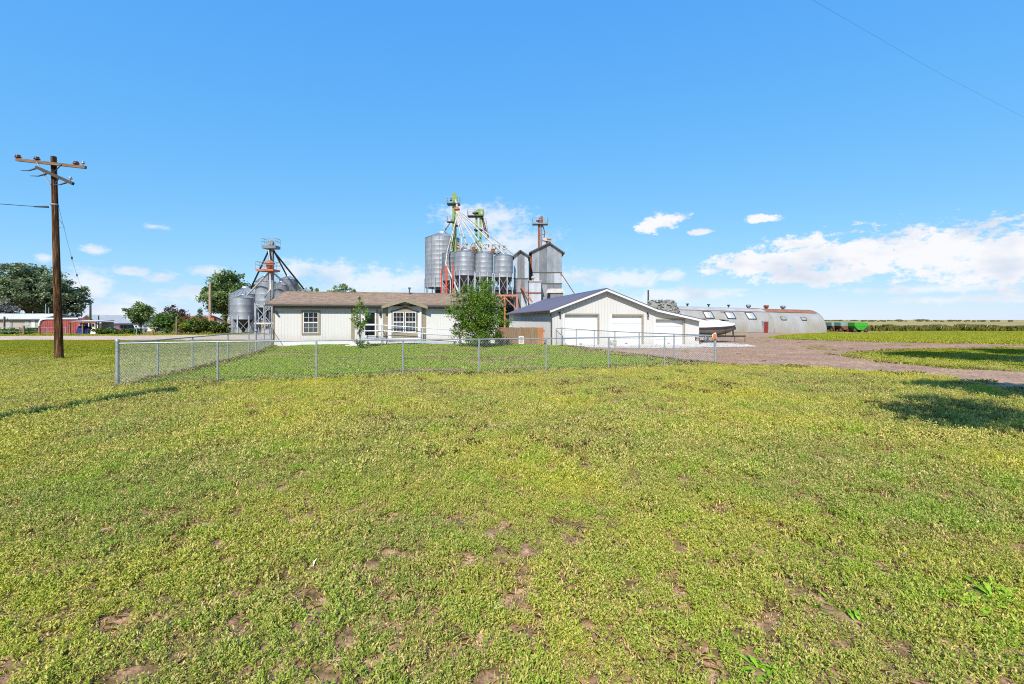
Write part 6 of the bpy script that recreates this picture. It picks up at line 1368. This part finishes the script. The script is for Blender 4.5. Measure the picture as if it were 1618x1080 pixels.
# ------------------------------------------------------------------ grass, weeds and ground cover
def patch_mesh(name, rs, size, nsprig, kind, mat, tone=1.4):
    """one small patch of ground cover: sprigs of leaves, or blades"""
    V = []; Fc = []; rn = []
    if kind == 'weed':
        P, S_, A, R_ = [], [], [], []
        for k in range(nsprig):
            bx, by = rs.uniform(-size, size, 2) * 0.5; h = rs.uniform(0.015, 0.07) * rs.uniform(0.7, 1.3); base = rs.rand() ** tone; nl = rs.randint(7, 12); lean = rs.normal(size=2) * 0.6
            for j in range(nl):
                f = (j + 0.6) / nl; P.append((bx + lean[0] * h * f, by + lean[1] * h * f, h * f)); t = rs.rand() * 6.283; el = rs.uniform(0.1, 1.25)
                A.append((math.cos(t) * math.cos(el), math.sin(t) * math.cos(el), math.sin(el))); S_.append(rs.uniform(0.0045, 0.0095)); R_.append(min(0.999, max(0, base * 0.75 + rs.rand() * 0.25)))
        P = np.array(P); A = np.array(A); S_ = np.array(S_)[:, None]; n = len(P)
        B = np.cross(A, np.array((0, 0, 1.0)) + rs.normal(size=(n, 3)) * 0.5); B /= np.linalg.norm(B, axis=1)[:, None]; L_ = S_ * 2.5
        V = np.stack([P, P + A * L_ * 0.55 + B * S_ * 0.42, P + A * L_, P + A * L_ * 0.55 - B * S_ * 0.42], 1).reshape(-1, 3); Fc = np.arange(4 * n).reshape(n, 4); rn = np.array(R_)
    else:
        h, wd, spread = kind
        n = nsprig; P = np.zeros((n, 3)); P[:, :2] = rs.uniform(-size, size, (n, 2)) * 0.5; t = rs.rand(n) * 6.283; D_ = np.stack([np.cos(t), np.sin(t), np.zeros(n)], 1); hh = (h * rs.uniform(0.45, 1.15, n))[:, None]; sp = (spread * rs.uniform(0.2, 1.2, n))[:, None]
        B = np.stack([-np.sin(t), np.cos(t), np.zeros(n)], 1); up = np.array((0, 0, 1.0)); w = (wd * rs.uniform(0.7, 1.3, n))[:, None]
        M1 = P + up * hh * 0.6 + D_ * hh * sp * 0.35; T_ = P + up * hh * (1 - 0.25 * sp) + D_ * hh * sp
        V = np.stack([P - B * w * 0.5, P + B * w * 0.5, M1 + B * w * 0.45, T_, M1 - B * w * 0.45], 1).reshape(-1, 3); Fc = np.arange(5 * n).reshape(n, 5); rn = np.clip(rs.rand(n) ** 1.2, 0, 0.999)
    return np_mesh(name, V, Fc, {'rnd': rn}, M[mat], link=False)

def scatter(name, label, pts, scl, protos, seed):
    """one ground-cover object: the patches instanced over points"""
    rs = np.random.RandomState(seed); n = len(pts)
    me = bpy.data.meshes.new(name); me.vertices.add(n); z = gz(pts[:, 0], pts[:, 1])
    me.vertices.foreach_set('co', np.stack([pts[:, 0], pts[:, 1], z - 0.004], 1).astype(np.float32).ravel())
    a = me.attributes.new('rot', 'FLOAT_VECTOR', 'POINT'); rot = np.zeros((n, 3), np.float32); rot[:, 2] = rs.rand(n) * 6.283; a.data.foreach_set('vector', rot.ravel())
    a = me.attributes.new('scl', 'FLOAT', 'POINT'); a.data.foreach_set('value', scl.astype(np.float32))
    a = me.attributes.new('idx', 'INT', 'POINT'); a.data.foreach_set('value', rs.randint(0, len(protos), n).astype(np.int32))
    o = bpy.data.objects.new(name, me); COL.objects.link(o); tag(o, label, None, None, 'stuff')
    col = bpy.data.collections.new(name + '_patches')
    for p_ in protos: col.objects.link(p_)
    ng = bpy.data.node_groups.new(name + '_scatter', 'GeometryNodeTree')
    ng.interface.new_socket('Geometry', in_out='INPUT', socket_type='NodeSocketGeometry'); ng.interface.new_socket('Geometry', in_out='OUTPUT', socket_type='NodeSocketGeometry')
    gi = ng.nodes.new('NodeGroupInput'); go = ng.nodes.new('NodeGroupOutput'); ip = ng.nodes.new('GeometryNodeInstanceOnPoints'); ci = ng.nodes.new('GeometryNodeCollectionInfo')
    ci.inputs['Collection'].default_value = col; ci.inputs['Separate Children'].default_value = True; ci.inputs['Reset Children'].default_value = True
    def na(t, nm): q = ng.nodes.new('GeometryNodeInputNamedAttribute'); q.data_type = t; q.inputs['Name'].default_value = nm; return [s for s in q.outputs if s.enabled and s.name == 'Attribute'][0]
    L = ng.links; L.new(gi.outputs[0], ip.inputs['Points']); L.new(ci.outputs[0], ip.inputs['Instance']); ip.inputs['Pick Instance'].default_value = True
    L.new(na('INT', 'idx'), ip.inputs['Instance Index']); L.new(na('FLOAT_VECTOR', 'rot'), ip.inputs['Rotation']); L.new(na('FLOAT', 'scl'), ip.inputs['Scale'])
    L.new(ip.outputs[0], go.inputs[0]); md = o.modifiers.new('scatter', 'NODES'); md.node_group = ng
    return o

rs = np.random.RandomState(77)
DP = np.array(DRIVE); RP = np.array(ROAD)
def wedge(y0, y1, dens, margin=1.5, x0=None, x1=None):
    """random points over the ground that can be seen (plus a margin) between two depths"""
    xa = -1.13 * y1 - margin if x0 is None else x0; xb = 1.13 * y1 + margin if x1 is None else x1
    n = int((xb - xa) * (y1 - y0) * dens); p = np.stack([rs.uniform(xa, xb, n), rs.uniform(y0, y1, n)], 1)
    return p[np.abs(p[:, 0]) < 1.13 * p[:, 1] + margin]
# bare spots seen in the photograph, wandering along old wheel tracks
SP = []
rr_ = random.Random(8)
for a, b, n in (((160, 1000), (780, 850), 9), ((330, 960), (520, 915), 4), ((880, 880), (1060, 720), 4), ((780, 900), (900, 1010), 5), ((820, 1030), (880, 960), 3), ((1000, 740), (1270, 700), 3), ((1130, 960), (1250, 1060), 3), ((100, 930), (300, 1010), 3)):
    for k in range(n):
        t = (k + rr_.random()) / n; gx_, gy_ = G(a[0] + (b[0] - a[0]) * t + rr_.uniform(-25, 25), a[1] + (b[1] - a[1]) * t + rr_.uniform(-12, 12)); SP.append((gx_, gy_, rr_.uniform(0.03, 0.075)))
def bare(p):
    m = np.zeros(len(p), bool)
    for x, y, r in SP:
        d = np.hypot((p[:, 0] - x) / 1.7, p[:, 1] - y) + 0.08 * (vnoise(p[:, 0], p[:, 1], 0.09) - 0.5); m |= d < r
    return m | (vnoise(p[:, 0] + 17, p[:, 1], 0.35) * 0.6 + vnoise(p[:, 0], p[:, 1] + 31, 0.13) * 0.4 < 0.13)
def off_paving(p): return ~(inside(p, DP) | inside(p, RP))

wp = [patch_mesh('weed_patch', np.random.RandomState(200 + k), 0.12, 24, 'weed', 'weed', 2.4) for k in range(10)]
p = wedge(1.6, 7.5, 185, 0.5); p = p[~bare(p)]; p = p[vnoise(p[:, 0], p[:, 1], 0.06) + 0.4 * rs.rand(len(p)) > 0.50]; p = p[rs.rand(len(p)) > np.clip((p[:, 1] - 5) / 2.5, 0, 1)]
scatter('low_weeds_near', 'low leafy yellow green weeds covering the near lawn', p, rs.uniform(0.7, 1.25, len(p)) * (0.75 + 0.5 * vnoise(p[:, 0], p[:, 1], 0.4)), wp, 1)
p = wedge(5.0, 25, 62, 1.5); p = p[rs.rand(len(p)) < np.clip((p[:, 1] - 4.6) / 2.5, 0, 1)]; p = p[rs.rand(len(p)) > np.clip((p[:, 1] - 18) / 7, 0, 1)]; p = p[vnoise(p[:, 0], p[:, 1], 0.12) + 0.5 * rs.rand(len(p)) > 0.42]; p = p[(~bare(p)) & off_paving(p) & ~inside(p, YARD)]
wp2 = [patch_mesh('weed_patch', np.random.RandomState(230 + k), 0.13, 22, 'weed', 'weed', 1.5) for k in range(6)]
scatter('low_weeds', 'low yellow green weeds of the open lawn up to the fence', p, rs.uniform(1.1, 1.9, len(p)) * (0.75 + 0.5 * vnoise(p[:, 0], p[:, 1], 0.7)), wp2, 2)
gp = [patch_mesh('grass_patch', np.random.RandomState(260 + k), 0.35, 90, (0.055, 0.011, 0.8), 'weed') for k in range(4)]
p = wedge(3, 22, 7, 1.5); p = p[(~bare(p)) & off_paving(p) & ~inside(p, YARD)]
scatter('lawn_grass_blades', 'grass blades mixed into the open lawn', p, rs.uniform(0.6, 1.2, len(p)), gp, 3)
# mown yard lawn inside the fence
yp = [patch_mesh('lawn_patch', np.random.RandomState(300 + k), 0.5, 240, (0.06, 0.013, 0.8), 'lawn') for k in range(5)]
q = np.stack([rs.uniform(-16.5, 8.5, 9000), rs.uniform(12, 34, 9000)], 1); q = q[inside(q, YARD)]
q = q[vnoise(q[:, 0] * 0.45, q[:, 1] * 2.2 + 4, 1.7) > 0.2]
scatter('yard_lawn', 'short green lawn inside the chain link fence', q, rs.uniform(0.8, 1.4, len(q)), yp, 4)
# left lawn by the utility pole, right lawns and island
rp_ = [patch_mesh('rough_patch', np.random.RandomState(330 + k), 0.8, 420, (0.10, 0.02, 0.8), 'rough_grass') for k in range(5)]
p = np.concatenate([wedge(15.5, 40.5, 5.5, 2, x0=-46, x1=-10), wedge(17, 34, 5.0, 2, x0=9, x1=46)]); p = p[(rs.rand(len(p)) < np.clip((p[:, 1] - 15) / 7, 0, 1)) | (p[:, 0] > 0)]; p = p[off_paving(p) & ~inside(p, YARD) & ~((p[:, 0] > -17) & (p[:, 0] < 16) & (p[:, 1] > 30.5))]
scatter('rough_lawn', 'rough green grass of the side lawns and driveway island', p, rs.uniform(0.7, 1.3, len(p)), rp_, 5)
fp = [patch_mesh('far_patch', np.random.RandomState(360 + k), 1.6, 420, (0.13, 0.05, 0.8), 'rough_grass') for k in range(4)]
p = np.concatenate([wedge(34, 118, 1.3, 3, x0=18, x1=140), wedge(50, 62, 1.6, 3, x0=-70, x1=-22), wedge(40, 120, 0.3, 3, x0=-20, x1=20)]); p = p[off_paving(p)]
keep = np.ones(len(p), bool)
ql = np.stack([p[:, 0] - 27.6, p[:, 1] - 86.4], 1); u = ql[:, 0] * 0.97 + ql[:, 1] * 0.24; v = -ql[:, 0] * 0.24 + ql[:, 1] * 0.97
keep &= ~((u > -1) & (u < 41) & (v > -0.6) & (v < 10.5)); p = p[keep]
scatter('far_grass', 'mown yellowish grass beyond the driveway', p, rs.uniform(0.6, 1.3, len(p)), fp, 6)
# dry tufts along fence lines, driveway edges and on the gravel
dp = [patch_mesh('dry_patch', np.random.RandomState(390 + k), 0.35, 70, (0.13, 0.012, 0.9), 'dry_grass') for k in range(4)]
pl = []
for a, b, n in ((FA, FB, 260), (FA, FD, 170), (FB, FC, 130), (FD, FE, 60)):
    t = rs.rand(n)[:, None]; pl.append(np.array(a)[None] + (np.array(b) - np.array(a))[None] * t + rs.normal(size=(n, 2)) * 0.13)
for i in range(len(DRIVE) - 14):
    a, b = DP[i], DP[i + 1]; n = int(min(90, np.linalg.norm(b - a) * 5)); t = rs.rand(n)[:, None]; pl.append(a[None] + (b - a)[None] * t + rs.normal(size=(n, 2)) * 0.35)
p = np.concatenate(pl); p = p[(p[:, 1] > 3) & (p[:, 1] < 60)]
scatter('dry_tufts', 'dry tan grass tufts along the fence foot and gravel edge', p, rs.uniform(0.5, 1.25, len(p)), dp, 7)
p = wedge(20, 50, 1.0, 2, x0=6, x1=60); p = p[inside(p, DP) & (vnoise(p[:, 0], p[:, 1], 2.5) > 0.55)]
scatter('gravel_weeds', 'scattered weeds growing through the gravel', p, rs.uniform(0.35, 0.8, len(p)), dp + rp_[:2], 8)
lp = [patch_mesh('litter_patch', np.random.RandomState(450 + k), 0.4, 46, (0.028, 0.0035, 2.6), 'dry_grass') for k in range(5)]
p = wedge(1.8, 9, 14, 0.5)
scatter('dry_litter', 'dry stalks and dead leaves lying in the near lawn', p, rs.uniform(0.7, 1.5, len(p)), lp, 11)
pl = [np.array([G(px, py) for px, py in zip(rs.uniform(a, b, n), rs.uniform(c, d, n))]) for a, b, c, d, n in ((880, 1420, 584, 622, 900), (1250, 1400, 590, 612, 260), (1380, 1618, 635, 690, 460), (560, 900, 596, 625, 260), (60, 330, 600, 640, 90), (500, 1000, 630, 720, 220))]
p = np.concatenate(pl); p = p[off_paving(p) & ~inside(p, YARD) & (vnoise(p[:, 0], p[:, 1], 0.9) > 0.42)]
pl = [np.array([G(px, py) for px, py in zip(rs.uniform(a, b, n), rs.uniform(c, d, n))]) for a, b, c, d, n in ((480, 760, 564, 570, 260), (740, 840, 561, 572, 110), (432, 530, 551, 560, 90), (690, 770, 547, 556, 60), (600, 800, 586, 594, 170), (830, 1000, 550, 562, 90), (210, 330, 590, 604, 70))]
p2 = np.concatenate(pl); p2 = p2[inside(p2, YARD) & (vnoise(p2[:, 0], p2[:, 1], 0.6) > 0.3)]
scatter('yard_dry_grass', 'dry tan strips in the fenced yard lawn', p2, rs.uniform(0.45, 0.8, len(p2)), dp, 14)
scatter('dead_grass', 'reddish tan dead grass before the right end of the fence', p, rs.uniform(0.4, 0.9, len(p)), dp, 12)
def stone_patch(k):
    r_ = np.random.RandomState(470 + k); V = []; Fc = []; rn = []
    for q_ in range(26):
        c = np.array((*r_.uniform(-0.6, 0.6, 2), 0.035)); a = r_.uniform(0.008, 0.03); t = r_.rand() * 6.28; b_ = len(V)
        for dx, dy, dz in ((1, 0, 0), (0, 1, 0), (-1, 0, 0), (0, -1, 0), (0, 0, 0.8)):
            V.append(c + a * np.array((dx * math.cos(t) - dy * math.sin(t) * 0.7, dx * math.sin(t) + dy * math.cos(t) * 0.7, dz)) * r_.uniform(0.7, 1.3))
        for f in ((0, 1, 4), (1, 2, 4), (2, 3, 4), (3, 0, 4)): Fc.append(tuple(b_ + v for v in f)); rn.append(r_.rand())
    return np_mesh('stone_patch', np.array(V), np.array(Fc), {'rnd': np.array(rn)}, M['stone'], link=False)
M['stone'] = leaf_material('loose_stone', [(0.22, 0.15, 0.11), (0.40, 0.29, 0.22), (0.55, 0.46, 0.40), (0.30, 0.17, 0.11)], 0.0)
stp = [stone_patch(k) for k in range(4)]
p = wedge(17, 45, 2.2, 2, x0=4, x1=56); p = p[inside(p, DP)]
scatter('loose_stones', 'loose stones strewn over the gravel drive', p, rs.uniform(0.6, 1.6, len(p)), stp, 15)
# far band of tall weeds at the edge of the field
tw = [patch_mesh('tall_weed_patch', np.random.RandomState(420 + k), 2.2, 260, (1.7, 0.16, 0.35), 'tall_weed') for k in range(4)]
n = 1500; p = np.stack([rs.uniform(79, 190, n), rs.uniform(108, 117, n)], 1); p = p[vnoise(p[:, 0], p[:, 1], 6) * 0.8 + rs.rand(len(p)) * 0.4 > 0.3]
scatter('tall_weeds', 'band of tall dark green weeds at the field edge', p, rs.uniform(0.3, 1.0, len(p)) * (0.45 + 0.9 * vnoise(p[:, 0], p[:, 1], 7)), tw, 9)
p = np.stack([rs.uniform(-200, 900, 2200), rs.uniform(650, 1500, 2200)], 1); p = p[vnoise(p[:, 0], p[:, 1] * 0.4, 120) > 0.66]
scatter('far_brush', 'low dark brush line on the horizon', p, rs.uniform(0.6, 1.9, len(p)), tw, 10)
for k, (px, Y, w, h, lb) in enumerate(((1456, 1500, 22, 4.0, 'small clump of trees on the far horizon'), (1420, 1900, 12, 3.6, 'tiny tree left of the horizon clump'))):
    tree('horizon_trees', lb, X_at(px, Y), Y, 6, h * 0.5, (w, 6, h * 0.6), 40, 1500, 1.6, 'elm_leaf', 130 + k, 0.3, 'tree', limbs=4)

# bright broadleaf weeds in the near lawn
def broad_weed(label, px, py, n, ln, seed, spread=0.16):
    x, y = G(px, py); rs_ = np.random.RandomState(seed); V = []; Fc = []; rn = []
    for k in range(n):
        bx, by = rs_.normal(size=2) * spread * np.array((1.3, 0.8)); t = rs_.rand() * 6.283; L_ = ln * rs_.uniform(0.5, 1.1); w = L_ * rs_.uniform(0.11, 0.17); el = rs_.uniform(0.35, 1.0)
        d = np.array((math.cos(t), math.sin(t), 0)); b = np.array((-math.sin(t), math.cos(t), 0)); up = np.array((0, 0, 1.0)); pts_ = []
        for s in (0, 0.25, 0.5, 0.75, 1.0):
            c = np.array((bx, by, 0.01)) + d * L_ * s * math.cos(el * (1 - 0.4 * s)) + up * L_ * (s * math.sin(el) - 0.45 * s * s); ww = w * math.sin(math.pi * (0.12 + 0.83 * s)) * (1.0 + 0.25 * rs_.normal())
            pts_ += [c - b * ww + up * ww * 0.3, c, c + b * ww + up * ww * 0.3]
        o_ = len(V); V += pts_ + [np.array((-0.004, 0, 0.016)), np.array((0.004, 0, 0.016))]; Fc.append((o_, o_ + 15, o_ + 16, o_ + 2)); rn.append(0.2)
        for s in range(4):
            for j in range(2): Fc.append((o_ + 3 * s + j, o_ + 3 * s + j + 1, o_ + 3 * s + j + 4, o_ + 3 * s + j + 3)); rn.append(rs_.rand() * 0.999)
    V = np.array(V); V[:, 2] = np.maximum(V[:, 2], 0.015)
    ob = np_mesh('broadleaf_weed', V, np.array(Fc), {'rnd': np.array(rn)}, M['bright_weed'], smooth=True); ob.location = (x, y, gzf(x, y)); ob.scale = (0.62, 0.62, 0.62); tag(ob, label, 'weed', 'bright weeds in the near lawn')
broad_weed('bright green weed clump at the bottom picture edge', 1215, 1062, 30, 0.13, 1, 0.10)
broad_weed('largest bright green weed clump near the right picture edge', 1570, 945, 60, 0.20, 2, 0.20)
broad_weed('second bright weed patch trailing below the largest one', 1590, 1000, 26, 0.15, 5, 0.16)
broad_weed('faint green weed between the two bright clumps', 1340, 970, 16, 0.14, 3, 0.13)
broad_weed('small green weed right of centre in the lawn', 1350, 900, 12, 0.11, 4, 0.12)
broad_weed('flat green weed near the left fence run', 460, 680, 30, 0.20, 6, 0.30)
broad_weed('flat green weed in the lawn before the fence centre', 972, 612, 26, 0.22, 7, 0.32)
broad_weed('green weed beside the tree shadow at right', 1440, 668, 40, 0.20, 8, 0.36)
